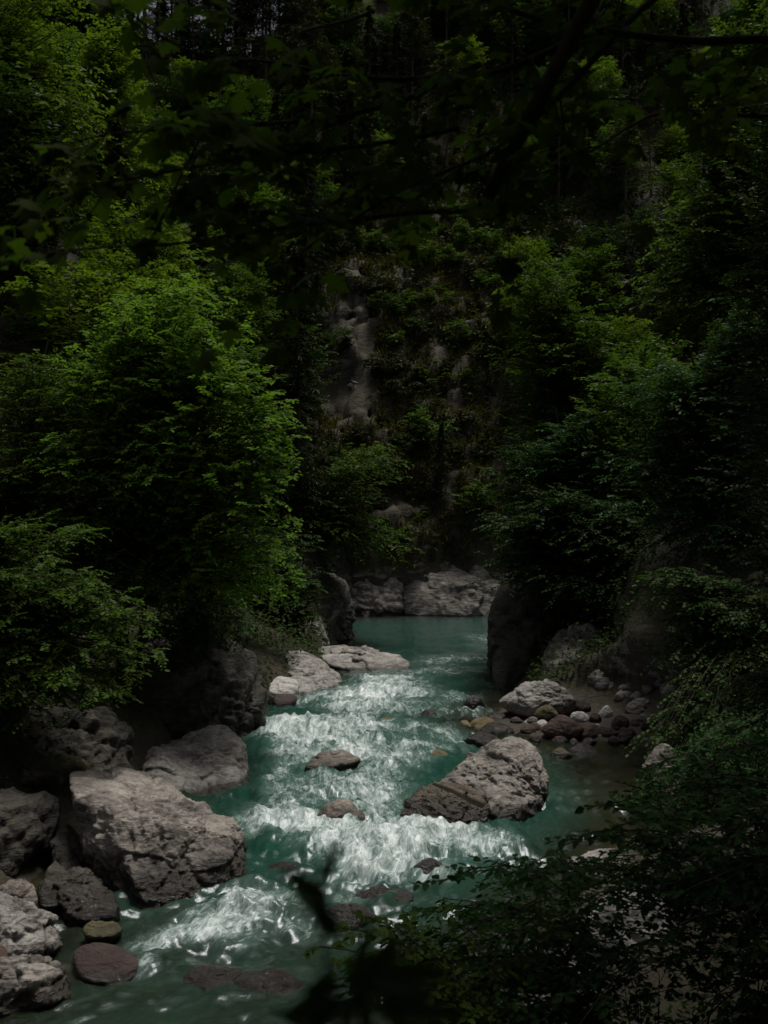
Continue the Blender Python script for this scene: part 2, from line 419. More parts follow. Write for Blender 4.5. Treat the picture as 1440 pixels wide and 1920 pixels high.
bedc = mixc(nt, .6, ramp(nt, n2, [(.3, (.012, .010, .006)), (.7, (.052, .045, .028))]), ramp(nt, pebble.outputs['Distance'], [(.1, (.75, .7, .6)), (.6, (.2, .2, .2))]), 'SOFT_LIGHT')
c = mixc(nt, maprange(nt, spz.outputs['Z'], .0, .25), bedc, land_c)
b = N(nt, 'ShaderNodeBsdfPrincipled'); nt.links.new(c, b.inputs['Base Color']); b.inputs['Roughness'].default_value = .85
bp = N(nt, 'ShaderNodeBump'); bp.inputs['Strength'].default_value = .8; bp.inputs['Distance'].default_value = .15
nt.links.new(math_(nt, 'ADD', n3, math_(nt, 'MULTIPLY', n2, .4)), bp.inputs['Height']); nt.links.new(bp.outputs[0], b.inputs['Normal'])
nt.links.new(b.outputs[0], out.inputs['Surface'])
ground = link('ground', npmesh('ground', Vd, Q, None, gm, True)); tag(ground, kind='structure')

# ------------------------------------------------------------------ the river
FOAM = [  # px, py, half width, half height, strength (white water seen in the photograph)
    (870, 1192, 60, 4, .34), (905, 1200, 40, 6, .45), (830, 1243, 75, 6, .5), (800, 1262, 95, 9, .62), (860, 1235, 70, 7, .5), (900, 1215, 50, 8, .42), (740, 1285, 70, 13, .75), (700, 1312, 62, 22, 1.05), (640, 1322, 60, 12, .95),
    (560, 1318, 45, 7, .6), (780, 1310, 60, 12, .7), (660, 1352, 90, 18, .58), (520, 1376, 55, 16, .95), (600, 1388, 85, 20, .85), (690, 1372, 50, 14, .7),
    (545, 1425, 45, 13, .9), (800, 1338, 65, 10, .55), (870, 1320, 40, 8, .5), (790, 1382, 60, 12, .72), (850, 1390, 35, 9, .6), (730, 1409, 75, 8, .85), (660, 1432, 60, 9, .7),
    (520, 1462, 22, 13, .8), (575, 1492, 70, 20, .55), (690, 1478, 75, 40, .62), (600, 1448, 100, 22, .42), (560, 1515, 80, 18, .5), (640, 1400, 90, 14, .5), (720, 1430, 70, 16, .42), (580, 1650, 60, 20, .35), (520, 1715, 70, 20, .5), (760, 1440, 50, 16, .5), (500, 1552, 65, 24, .9), (560, 1575, 60, 14, .95),
    (700, 1530, 60, 46, .74), (810, 1582, 100, 34, .9), (690, 1602, 95, 28, .85), (668, 1645, 55, 28, 1.05), (920, 1588, 60, 22, .7), (620, 1590, 50, 18, .8), (760, 1620, 60, 25, .8),
    (450, 1742, 75, 26, .98), (330, 1788, 70, 22, .85), (425, 1792, 48, 16, 1.05), (500, 1690, 70, 18, .55), (400, 1765, 70, 15, .8), (310, 1815, 40, 18, .8), (1060, 1500, 60, 10, .3), (830, 1574, 90, 9, .8), (620, 1446, 80, 6, .8), (640, 1580, 70, 9, .9), (890, 1340, 30, 5, .6), (460, 1668, 40, 8, .35), (820, 1652, 50, 8, .6), (860, 1600, 80, 26, .6),
    (640, 1690, 60, 14, .55), (560, 1760, 60, 22, .45), (700, 1860, 160, 30, .35)]
CALM = [(1000, 1590, 60, 20, .3), (740, 1195, 110, 22, .5), (470, 1640, 60, 28, .45), (550, 1650, 55, 22, .5), (390, 1835, 90, 30, .55), (1110, 1440, 90, 40, .8), (450, 1510, 45, 20, .5),
        (560, 1345, 40, 9, .3), (440, 1345, 60, 10, .3), (600, 1455, 70, 8, .3), (920, 1440, 90, 30, .35)]
ywat = [9.0]
while ywat[-1] < 71: ywat.append(ywat[-1] + max(.045, ywat[-1] ** 2 / (H * 995) * 1.5))
ywat = np.array(ywat)
xwat = np.concatenate([np.arange(-31, -8, .35), np.arange(-8, 10, .055), np.arange(10, 46, .35)])
X, Y = np.meshgrid(xwat, ywat); sh = X.shape; x, y = X.ravel(), Y.ravel()
Dw = river_dist(x, y)
CEN = np.array([(30, 63), (14, 63), (6, 59), (3.5, 50), (1.6, 42), (-.9, 36.5), (-1.6, 31), (-1.0, 26), (-.5, 22), (-.8, 19.5), (-2.4, 17), (-4.4, 14.6), (-9, 11), (-20, 6), (-31, 2)], float)
# flow coordinates: s along the current, t across it
bestd = np.full(len(x), 1e9); s_ = np.zeros(len(x)); t_ = np.zeros(len(x)); acc = 0
q = np.stack([x, y], 1)
for a, b_ in zip(CEN[:-1], CEN[1:]):
    ab = b_ - a; Ls = np.linalg.norm(ab); t = np.clip(((q - a) @ ab) / (ab @ ab), 0, 1)
    dv = q - a - t[:, None] * ab; d = np.linalg.norm(dv, axis=1); up = d < bestd
    sgn = np.sign(ab[0] * dv[:, 1] - ab[1] * dv[:, 0])
    bestd = np.where(up, d, bestd); s_ = np.where(up, acc + t * Ls, s_); t_ = np.where(up, sgn * d, t_); acc += Ls
w2 = .32 * perlin(np.stack([x * 1.1, y * 1.1, 0 * x + 2], 1)); w3 = .55 * perlin(np.stack([x * .8, y * .8, 0 * x + 12], 1)) + .2 * perlin(np.stack([x * 2.6, y * 2.6, 0 * x + 15], 1))
wx, wy = x + w2 + .7 * perlin(np.stack([x * .35, y * .35, 0 * x], 1)), y + .9 * perlin(np.stack([x * .35 + 9, y * .35, 0 * x + 5], 1)) + w3
pxs = 720 + wx * F / y; pys = 960 + H * F / np.maximum(wy, 1)
foam = np.zeros(len(x))
for fx, fy, rx, ry, st in FOAM:
    d2 = ((pxs - fx) / (rx * 1.15)) ** 2 + ((pys - fy) / (ry * 1.25)) ** 2
    foam = 1 - (1 - foam) * (1 - np.clip(.92 * st * np.exp(-d2 ** 1.2 * 1.05), 0, 1))
for fx, fy, rx, ry, st in CALM:
    foam -= st * np.exp(-((pxs - fx) / rx) ** 2 - ((pys - fy) / ry) ** 2)
foam = np.clip(foam, 0, 1)
rapid = sstep(46, 38, y) * (1 - sstep(4, 7, x) * sstep(22, 25, y)) * .8 + .2
rapid *= .45 + .55 * sstep(14.5, 17.5, y + .25 * x)
pf = np.stack([s_ * .55, t_ * .9, 0 * x], 1)
wave = .13 * fbm(pf * np.array([1.2, 1.0, 1]), 4, .55) + .07 * ridged(pf * np.array([2.0, 1.5, 1]) + 30, 3, .5)
chop = .035 * ridged(np.stack([x * 2.1, y * 2.6, 0 * x + 3], 1), 4, .55)
z = rapid * (1.25 * wave + 1.5 * chop * (.35 + foam)) + foam * (.07 + .09 * ridged(np.stack([x * 1.7, y * 2.2, 0 * x + 8], 1), 4)) + (1 - rapid) * .014 * fbm(np.stack([x * .8, y * 1.6, 0 * x], 1), 4)
# the current humps up before its drops and falls below them
for fx, fy, rx, ry, hgt in [(705, 1300, 80, 14, .30), (590, 1372, 110, 12, .24), (690, 1605, 120, 16, .28), (440, 1730, 90, 16, .24), (730, 1400, 90, 8, .18), (520, 1548, 70, 12, .20), (660, 1425, 100, 8, .14), (600, 1490, 90, 12, .14), (640, 1668, 60, 10, -.18), (400, 1800, 80, 14, -.12)]:
    w = W(fx, fy); rxx = rx * w[1] / F; ryy = abs(W(fx, fy - ry)[1] - w[1])
    z += hgt * np.exp(-((x - w[0]) / rxx) ** 2 - ((y - w[1]) / ryy) ** 2)
z *= sstep(.25, -.5, Dw) * .85 + .15
fn = fbm(np.stack([s_ * .8, t_ * 1.5, 0 * x + 2], 1), 4, .6)
depth = np.clip(-Dw / 2.2, 0, 1) * (1 - .97 * np.exp(-((x - 6.6) / 2.9) ** 2 - ((y - 27) / 4.4) ** 2)) * (1 - .7 * np.exp(-((x - 3.4) / 2.2) ** 2 - ((y - 33.5) / 2.6) ** 2))
depth *= 1 - .55 * sstep(21, 16, y)
depth = np.clip(depth - .7 * sstep(61.5, 67, y - .25 * np.minimum(x, 8)) - .35 * np.exp(-((x + 3.6) / 1.6) ** 2 - ((y - 22.3) / 1.6) ** 2) + .1 * fn, 0, 1)
idx = np.arange(sh[0] - 1)[:, None] * sh[1] + np.arange(sh[1] - 1)[None]
Q = np.stack([idx, idx + 1, idx + sh[1] + 1, idx + sh[1]], -1).reshape(-1, 4)
keep = (Dw[Q] < .8).any(1); Q = Q[keep]
used = np.unique(Q); remap = np.full(len(x), -1); remap[used] = np.arange(len(used)); Q = remap[Q]
Vw = np.stack([x, y, z], 1)[used]

wm, nt, out = mat('river_water')
fa = N(nt, 'ShaderNodeAttribute', attribute_name='foam').outputs['Fac']
da = N(nt, 'ShaderNodeAttribute', attribute_name='depth').outputs['Fac']
fl = N(nt, 'ShaderNodeAttribute', attribute_name='flow').outputs['Vector']
geo = N(nt, 'ShaderNodeNewGeometry'); pos = geo.outputs['Position']
na = noise(nt, mapping(nt, fl, (1.1, 1.9, 1)), .9, 7, .62, 1.3)
nb = noise(nt, mapping(nt, fl, (1.3, 2.0, 1)), 2.6, 6, .62, 1.1)
ncell = noise(nt, pos, 9, 5, .7, 1.0)
mixn = math_(nt, 'ADD', math_(nt, 'MULTIPLY', na, .45), math_(nt, 'ADD', math_(nt, 'MULTIPLY', nb, .42), math_(nt, 'MULTIPLY', ncell, .2)))
val = math_(nt, 'ADD', fa, math_(nt, 'MULTIPLY', math_(nt, 'SUBTRACT', mixn, .55), 3.0))
nl_ = noise(nt, mapping(nt, fl, (1.0, 2.4, 1)), 1.7, 6, .6, 1.6)
lace = maprange(nt, math_(nt, 'ABSOLUTE', math_(nt, 'SUBTRACT', nl_, .5)), .0, .045, 1, 0)
nl2 = noise(nt, mapping(nt, fl, (1.0, 1.8, 1)), 4.5, 5, .6, 1.2)
lace2 = maprange(nt, math_(nt, 'ABSOLUTE', math_(nt, 'SUBTRACT', nl2, .5)), .0, .05, 1, 0)
val = math_(nt, 'ADD', val, math_(nt, 'ADD', math_(nt, 'MULTIPLY', lace, .20), math_(nt, 'MULTIPLY', lace2, .10)))
gate = maprange(nt, fa, .02, .22)
fmask = math_(nt, 'MULTIPLY', maprange(nt, val, .48, 1.25), gate)
thin = math_(nt, 'MULTIPLY', maprange(nt, val, -.25, .95), maprange(nt, fa, .03, .30))           # milky, aerated water round the foam
deepc = mixc(nt, da, (.022, .020, .010), (.013, .052, .037))
body = mixc(nt, math_(nt, 'MULTIPLY', thin, .65), deepc, (.12, .185, .16))
dif = N(nt, 'ShaderNodeBsdfDiffuse'); nt.links.new(body, dif.inputs['Color'])
tr = N(nt, 'ShaderNodeBsdfTransparent'); tr.inputs['Color'].default_value = (.76, .78, .60, 1)
opac = math_(nt, 'MAXIMUM', maprange(nt, da, 0, .55, .14, .97), thin)
m1 = N(nt, 'ShaderNodeMixShader'); nt.links.new(opac, m1.inputs[0]); nt.links.new(tr.outputs[0], m1.inputs[1]); nt.links.new(dif.outputs[0], m1.inputs[2])
rip = noise(nt, mapping(nt, fl, (1, 1.8, 1)), 5.5, 6, .62, .8)
bp = N(nt, 'ShaderNodeBump'); bp.inputs['Strength'].default_value = .3; bp.inputs['Distance'].default_value = .05
nt.links.new(math_(nt, 'ADD', math_(nt, 'MULTIPLY', rip, .6), math_(nt, 'MULTIPLY', na, .9)), bp.inputs['Height'])
gl = N(nt, 'ShaderNodeBsdfGlossy'); gl.inputs['Roughness'].default_value = .15; gl.inputs['Color'].default_value = (.9, .95, 1, 1)
nt.links.new(bp.outputs[0], gl.inputs['Normal'])
fr = N(nt, 'ShaderNodeFresnel'); fr.inputs['IOR'].default_value = 1.33; nt.links.new(bp.outputs[0], fr.inputs['Normal'])
m2 = N(nt, 'ShaderNodeMixShader'); nt.links.new(fr.outputs[0], m2.inputs[0]); nt.links.new(m1.outputs[0], m2.inputs[1]); nt.links.new(gl.outputs[0], m2.inputs[2])
wf = N(nt, 'ShaderNodeBsdfPrincipled'); wf.inputs['Roughness'].default_value = .65
nt.links.new(mixc(nt, maprange(nt, val, .6, 1.5), (.36, .44, .42), (.80, .84, .83)), wf.inputs['Base Color'])
bp2 = N(nt, 'ShaderNodeBump'); bp2.inputs['Strength'].default_value = .6; bp2.inputs['Distance'].default_value = .08
nt.links.new(mixn, bp2.inputs['Height']); nt.links.new(bp2.outputs[0], wf.inputs['Normal'])
m3 = N(nt, 'ShaderNodeMixShader'); nt.links.new(fmask, m3.inputs[0]); nt.links.new(m2.outputs[0], m3.inputs[1]); nt.links.new(wf.outputs[0], m3.inputs[2])
nt.links.new(m3.outputs[0], out.inputs['Surface'])
me = npmesh('river', Vw, Q, None, wm, True)
for nm, arr in (('foam', foam[used]), ('depth', depth[used])):
    a = me.attributes.new(nm, 'FLOAT', 'POINT'); a.data.foreach_set('value', arr.astype(np.float32))
a = me.attributes.new('flow', 'FLOAT_VECTOR', 'POINT')
a.data.foreach_set('vector', np.stack([s_, t_, 0 * s_], 1)[used].astype(np.float32).ravel())
river = link('river', me); tag(river, kind='structure')

# ------------------------------------------------------------------ rocks
_ico = {}
def ico(level):
    if level not in _ico:
        bm = bmesh.new(); bmesh.ops.create_icosphere(bm, subdivisions=level, radius=1)
        _ico[level] = (np.array([v.co[:] for v in bm.verts]), np.array([[v.index for v in f.verts] for f in bm.faces])); bm.free()
    return _ico[level]
def hull_planes(pts):
    bm = bmesh.new()
    for p in pts: bm.verts.new(p)
    bmesh.ops.convex_hull(bm, input=bm.verts[:]); bm.normal_update()
    pl = [(f.normal[:], f.normal.dot(f.verts[0].co)) for f in bm.faces if f.calc_area() > 1e-6]; bm.free()
    n = np.array([p[0] for p in pl]); d = np.array([p[1] for p in pl])
    flip = d < 0; n[flip] *= -1; d[flip] *= -1
    return n, np.maximum(d, 1e-3)
def rock_shape(hulls, level, seed, rough=.09, sharp=10, chips=26, strata=(0.25, .1, 1.0), center=None, smooth_rock=False, cuts=26, cracks=4, cutmin=.84):
    """a stone: softened hulls of its corner points, chipped into plates, bedded and roughened"""
    rng = np.random.default_rng(seed)
    hulls = [np.asarray(h, float) for h in hulls]
    allp = np.concatenate(hulls); c = allp.mean(0) if center is None else np.asarray(center, float)
    size = (allp.max(0) - allp.min(0)).mean() * .5
    U, T = ico(level)
    r = np.zeros(len(U))
    for h in hulls:
        n, d = hull_planes(h - c)
        if cuts:                                   # broken corners and planes
            cn = rng.normal(size=(cuts, 3)); cn /= np.linalg.norm(cn, axis=1)[:, None]
            cdist = ((h - c) @ cn.T).max(0) * rng.uniform(cutmin, 1.0, cuts)
            n, d = np.concatenate([n, cn]), np.concatenate([d, cdist])
        k = np.maximum(U @ n.T, 0) / d[None]
        mx = k.max(1)
        r = np.maximum(r, 1 / (mx * ((k / mx[:, None]) ** sharp).sum(1) ** (1 / sharp)))
    p = U * r[:, None]
    q = p / size + rng.uniform(-20, 20, 3)
    def plates(ns, warp, w):
        seeds = p[rng.choice(len(p), ns)] + rng.normal(size=(ns, 3)) * size * .1
        pw = p + size * warp * np.stack([perlin(q * 2.1), perlin(q * 2.1 + 40), perlin(q * 2.1 + 80)], 1)
        lvl = rng.uniform(-1, 1, ns); tilt = rng.normal(size=(ns, 3)) * .9; out = np.empty(len(p))
        for c0 in range(0, len(p), 20000):
            sl = slice(c0, c0 + 20000)
            dd = (pw[sl] ** 2).sum(1)[:, None] - 2 * pw[sl] @ seeds.T + (seeds ** 2).sum(1)[None]
            o = np.argpartition(dd, 1, axis=1)[:, :2]; d12 = np.sqrt(np.maximum(np.take_along_axis(dd, o, 1), 0))
            k0 = o[np.arange(len(o)), d12.argmin(1)]
            edge = np.clip(np.abs(d12[:, 1] - d12[:, 0]) / (size * w), 0, 1)
            out[sl] = (lvl[k0] + ((p[sl] - seeds[k0]) / size * tilt[k0]).sum(1)) * .55 - .6 * (1 - edge)
        return out
    if chips:
        chip = plates(chips, .16, .10) + (.36 * plates(chips * 7, .10, .035) if level > 4 and not smooth_rock else 0)
    else: chip = 0
    sdir = np.asarray(strata, float); sdir = sdir / np.linalg.norm(sdir)
    along = (q @ sdir)[:, None] * sdir
    qs = (q - along) * .9 + along * 5.5
    bed = ridged(qs * .8, 4, .55)
    gn = ridged(q * 2.3, 5, .55) if not smooth_rock else fbm(q * 1.2, 3)
    if cracks and not smooth_rock:                 # straight joints running through the stone, mostly along its beds
        wob = .05 * fbm(q * 2.2, 3)
        for k in range(cracks):
            cn = sdir + rng.normal(size=3) * (.16 if k % 3 else .8); cn /= np.linalg.norm(cn)
            off = rng.uniform(-.55, .55); dd_ = np.abs((p @ cn) / size - off + wob)
            gn = gn - rng.uniform(1.2, 2.6) * np.exp(-(dd_ / rng.uniform(.015, .035)) ** 2) * sstep(-.1, .35, perlin(q * 1.1 + k * 7))
            gn = gn + .9 * np.tanh(((p @ cn) / size - off + wob) / .03) * rng.uniform(-.5, .5)
    r2 = np.maximum(r * (1 + 0), 1e-4) + size * rough * (.5 * fbm(q * .9, 3) + .70 * chip + .22 * bed + .26 * gn + (.18 * ridged(q * 7.5, 3) if level > 5 and not smooth_rock else 0))
    return U * r2[:, None] + c, T, c
def footed(h):
    """hull points with their lowest ones carried down into the river bed"""
    h = np.asarray(h, float); lo, hi = h[:, 2].min(), h[:, 2].max()
    low = h[h[:, 2] < lo + .4 * (hi - lo)].copy(); low[:, 2] = min(lo, -.1) - .55
    return np.concatenate([h, low])
def rock(name, hulls, level, seed, m, label, cat='boulder', group=None, smooth=True, foot=True, mats=None, **kw):
    Vs, Ts, n = [], [], 0
    for k, h in enumerate(hulls):
        V, T, c = rock_shape([footed(h) if foot else h], level, seed + k, **kw)
        Vs.append(V); Ts.append(T + n); n += len(V)
    V, T = np.concatenate(Vs), np.concatenate(Ts)
    base = np.array([V[:, 0].mean(), V[:, 1].mean(), V[:, 2].min()])
    me = npmesh(name, V - base, None, T, M[m], smooth)
    if mats:
        for q_ in mats[1:]: me.materials.append(M[q_])
        me.polygons.foreach_set('material_index', np.repeat(np.arange(len(Ts)), [len(t) for t in Ts]).astype(np.int32))
    o = link(name, me, loc=base)
    return tag(o, label, cat, group)

# the big slab-topped boulder on the left
y0, y1, y2 = 17.5, 18.6, 21.4
rock('boulder', [[P(122, 1500, 19.1), P(128, 1442, 20.6), P(165, 1430, 21.2), P(255, 1442, 21.3), P(335, 1484, 20.6), P(425, 1530, 20.1), P(440, 1548, 19.8),
                  P(210, 1520, 18.6), P(330, 1546, 18.6), P(432, 1590, 18.7), P(462, 1606, 19.6), P(446, 1665, 18.9), P(385, 1712, 17.8), P(275, 1735, 17.3),
                  P(205, 1640, 18.1), P(150, 1570, 18.7), P(250, 1720, 19.6), P(420, 1660, 20.5), P(190, 1600, 20.5)]],
     7, 11, 'lime_big', 'huge brown-grey boulder with a slanting flat top at the left water edge', rough=.082, sharp=45, cracks=8, chips=80, strata=(.75, -.2, .55))
# rounded pale outcrop behind it
rock('outcrop', [[P(262, 1412, 28), P(300, 1380, 29), P(240, 1450, 26.5), P(345, 1365, 29), P(395, 1335, 29), P(435, 1345, 28.5), P(468, 1408, 26.5), P(494, 1482, 24.9), P(470, 1500, 24.4), P(390, 1505, 24.2),
                  P(330, 1495, 24.6), P(300, 1490, 25.5), P(420, 1400, 26), P(350, 1440, 25.4), P(440, 1500, 28), P(320, 1500, 28)]],
     6, 23, 'lime_white', 'pale rounded rock outcrop running into the water behind the huge slab-topped boulder', 'outcrop', rough=.10, sharp=9, chips=30, strata=(.8, .3, .6))
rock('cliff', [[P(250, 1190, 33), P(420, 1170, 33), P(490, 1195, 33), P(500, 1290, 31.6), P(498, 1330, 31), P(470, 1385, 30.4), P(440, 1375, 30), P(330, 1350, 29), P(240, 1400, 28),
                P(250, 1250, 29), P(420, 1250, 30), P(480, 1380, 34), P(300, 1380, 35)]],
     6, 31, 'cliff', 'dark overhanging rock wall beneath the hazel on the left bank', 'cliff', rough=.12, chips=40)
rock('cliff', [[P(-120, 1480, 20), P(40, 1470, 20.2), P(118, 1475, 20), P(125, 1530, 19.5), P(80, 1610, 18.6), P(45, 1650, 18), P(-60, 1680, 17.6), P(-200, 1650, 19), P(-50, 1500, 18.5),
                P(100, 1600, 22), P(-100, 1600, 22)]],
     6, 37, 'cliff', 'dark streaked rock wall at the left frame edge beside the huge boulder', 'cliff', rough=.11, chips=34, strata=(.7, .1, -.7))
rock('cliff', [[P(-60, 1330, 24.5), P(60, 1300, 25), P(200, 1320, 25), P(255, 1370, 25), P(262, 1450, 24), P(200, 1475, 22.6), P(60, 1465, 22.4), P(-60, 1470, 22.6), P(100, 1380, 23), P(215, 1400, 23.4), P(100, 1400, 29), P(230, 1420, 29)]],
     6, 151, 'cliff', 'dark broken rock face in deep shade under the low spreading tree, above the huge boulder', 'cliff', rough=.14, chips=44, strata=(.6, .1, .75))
rock('outcrop', [[P(250, 1420, 26), P(290, 1385, 26.5), P(350, 1400, 26.5), P(400, 1450, 25.5), P(405, 1500, 24.2), P(330, 1510, 23.8), P(255, 1490, 23.8), P(300, 1440, 24.6), P(360, 1450, 28), P(270, 1440, 28)]],
     6, 157, 'lime_white', 'sloping grey slab between the dark rock face and the pale rounded outcrop', 'outcrop', rough=.09, chips=30, strata=(.8, .3, .6))
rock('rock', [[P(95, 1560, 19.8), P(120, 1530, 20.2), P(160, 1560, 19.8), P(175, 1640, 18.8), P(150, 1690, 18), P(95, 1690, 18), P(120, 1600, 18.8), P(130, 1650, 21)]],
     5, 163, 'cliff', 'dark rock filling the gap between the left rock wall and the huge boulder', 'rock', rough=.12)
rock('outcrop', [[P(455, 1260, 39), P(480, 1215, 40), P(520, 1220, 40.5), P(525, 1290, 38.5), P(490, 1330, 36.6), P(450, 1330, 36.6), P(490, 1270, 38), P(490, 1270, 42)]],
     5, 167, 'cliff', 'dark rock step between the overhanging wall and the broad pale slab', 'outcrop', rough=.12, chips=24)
rock('rock_ledge', [[P(30, 1425, 22), P(90, 1410, 22.4), P(165, 1412, 22.2), P(178, 1432, 22), P(100, 1446, 21), P(20, 1462, 20.8), P(20, 1470, 23), P(150, 1440, 24)]],
     5, 41, 'moss_rock', 'thin broken rock ledge above the back of the huge boulder', 'ledge', rough=.16, chips=18)
# small stones in the bottom-left corner
rock('rock', [[P(-60, 1690, 15.6), P(15, 1672, 15.8), P(60, 1690, 16), P(120, 1735, 15.9), P(132, 1760, 15.6), P(118, 1792, 15.2), P(40, 1802, 14.9), P(-60, 1790, 15), P(20, 1740, 15), P(70, 1780, 16.8), P(-60, 1760, 17)]],
     6, 43, 'lime_white', 'pale grey fractured rock at the left edge above the mossy white one', 'rock', 'rocks piled in the lower left corner', rough=.13, chips=34)
rock('rock', [[P(-30, 1660, 16.8), P(30, 1638, 17), P(62, 1650, 17), P(80, 1690, 16.7), P(60, 1715, 16.5), P(-30, 1710, 16.4), P(20, 1690, 18)]],
     5, 47, 'lime_brown', 'beige rounded rock peeping out above the pale fractured rock at left', 'rock', 'rocks piled in the lower left corner', rough=.11)
rock('rock', [[P(-60, 1800, 14.1), P(40, 1788, 14.3), P(100, 1786, 14.6), P(130, 1830, 14.5), P(128, 1870, 14.1), P(60, 1895, 13.7), P(-60, 1915, 13.5), P(20, 1830, 13.8), P(80, 1850, 15.4), P(-60, 1850, 15.4)]],
     6, 53, 'lime', 'pale mottled rock in the bottom left corner of the shore', 'rock', 'rocks piled in the lower left corner', rough=.13, chips=44)
rock('rock', [[P(122, 1775, 15.3), P(150, 1752, 15.6), P(205, 1756, 15.5), P(222, 1775, 15.4), P(262, 1784, 15.2), P(275, 1812, 15), P(255, 1848, 14.7), P(190, 1855, 14.5), P(140, 1838, 14.6), P(160, 1800, 14.8), P(200, 1830, 16), P(262, 1830, 15.9)]],
     6, 59, 'maroon', 'smooth dark reddish-brown rock at the water edge in the lower left', 'rock', 'rocks piled in the lower left corner', rough=.055, sharp=7, chips=6, smooth_rock=True, cuts=6)
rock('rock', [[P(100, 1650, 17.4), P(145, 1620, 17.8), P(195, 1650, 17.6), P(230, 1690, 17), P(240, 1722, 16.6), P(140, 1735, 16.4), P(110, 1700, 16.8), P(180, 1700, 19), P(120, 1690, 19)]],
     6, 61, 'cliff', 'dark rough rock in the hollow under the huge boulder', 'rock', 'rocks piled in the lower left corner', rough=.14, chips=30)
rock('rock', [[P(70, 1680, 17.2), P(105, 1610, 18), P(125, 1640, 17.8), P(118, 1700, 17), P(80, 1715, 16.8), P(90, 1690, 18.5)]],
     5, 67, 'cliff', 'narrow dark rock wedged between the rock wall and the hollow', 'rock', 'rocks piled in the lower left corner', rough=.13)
rock('rock', [[P(148, 1738, 16.1), P(180, 1724, 16.3), P(225, 1726, 16.3), P(240, 1740, 16.1), P(210, 1756, 15.8), P(160, 1756, 15.8), P(190, 1750, 16.8)]],
     5, 71, 'moss_rock', 'flat yellowish mossy stone between the huge boulder and the reddish-brown rock', 'rock', 'rocks piled in the lower left corner', rough=.09)
rock('rock', [[P(-20, 1775, 14.9), P(10, 1765, 15), P(20, 1785, 14.8), P(10, 1802, 14.6), P(-20, 1800, 14.6), P(0, 1790, 15.3)]],
     4, 73, 'red', 'small red stone tucked between the two pale rocks at the left edge', 'rock', 'rocks piled in the lower left corner', rough=.08)

# boulder on the right, its two lumps one stone
rock('boulder', [[P(740, 1545, 22), P(755, 1498, 22.6), P(790, 1474, 23.2), P(850, 1462, 23.4), P(915, 1490, 22.6), P(925, 1535, 21.8), P(868, 1566, 21.4), P(800, 1558, 21.6), P(860, 1545, 24), P(850, 1500, 22)],
                 [P(800, 1470, 23.6), P(850, 1444, 24.4), P(905, 1408, 25), P(948, 1374, 25.4), P(985, 1382, 25.2), P(1006, 1412, 24.8), P(1032, 1452, 24.4), P(1034, 1480, 23.8), P(1000, 1515, 22.8), P(920, 1530, 22.2),
                  P(950, 1430, 23.6), P(1010, 1480, 26), P(850, 1500, 25.5)]],
     7, 79, 'lobe', mats=['lobe', 'lime'], label='large pale boulder standing in the right of the stream with a log lodged on it', rough=.092, sharp=16, cracks=6, chips=60, strata=(.35, .2, .9))
rock('boulder', [[P(560, 1442, 26.2), P(590, 1415, 26.9), P(615, 1402, 27.4), P(645, 1402, 27.4), P(688, 1418, 26.9), P(660, 1432, 26.3), P(610, 1442, 26), P(640, 1436, 28.3), P(590, 1440, 28), P(620, 1425, 26.5)]],
     5, 83, 'lime_brown', 'low brown rock breaking the rapids in midstream', group='rocks in midstream', rough=.10, chips=18)
rock('boulder', [[P(572, 1552, 21.9), P(592, 1515, 22.2), P(630, 1482, 22.4), P(662, 1485, 22.3), P(690, 1515, 22), P(710, 1565, 21.5), P(650, 1572, 21.2), P(600, 1568, 21.4), P(640, 1562, 23), P(640, 1540, 21.7)]],
     5, 89, 'lime_brown', 'peaked brown rock with white water breaking round its foot in midstream', group='rocks in midstream', rough=.10, chips=20)
# pale ledges by the far pool
rock('outcrop', [[P(575, 1218, 47.5), P(600, 1202, 48), P(640, 1206, 47), P(700, 1216, 46), P(745, 1222, 45.5), P(790, 1256, 43.4), P(765, 1268, 42.6), P(690, 1272, 42.4), P(640, 1262, 42.8), P(590, 1240, 44), P(650, 1260, 50), P(750, 1250, 48),
                  P(660, 1225, 44.5)]],
     6, 97, 'lime_white', 'long pale rock tongue reaching into the green pool from the left', 'outcrop', 'pale rock ledges on the left shore', rough=.10, chips=26, strata=(.3, .2, .9))
rock('outcrop', [[P(490, 1240, 41), P(510, 1215, 42), P(560, 1205, 42.5), P(600, 1222, 42), P(640, 1258, 41), P(672, 1290, 39.4), P(650, 1302, 38.2), P(580, 1316, 36.8), P(510, 1322, 36.4), P(490, 1300, 37.5), P(560, 1290, 43), P(640, 1290, 42),
                  P(560, 1240, 39.5)]],
     6, 101, 'lime_white', 'broad pale rock slab on the left shore in front of the rock tongue', 'outcrop', 'pale rock ledges on the left shore', rough=.09, chips=26, strata=(.4, .2, .9))
rock('rock', [[P(502, 1280, 36.4), P(520, 1262, 37), P(560, 1270, 36.8), P(570, 1282, 36.5), P(545, 1298, 35.8), P(505, 1300, 35.8), P(530, 1290, 38)]],
     5, 103, 'white', 'small white block lying on the broad pale slab', 'rock', rough=.10, chips=14)
rock('rock', [[P(508, 1305, 35.6), P(530, 1297, 36), P(555, 1300, 35.8), P(560, 1312, 35.4), P(520, 1318, 35), P(535, 1310, 36.5)]],
     4, 107, 'maroon', 'small dark red stone below the white block on the left shore', 'rock', rough=.07)
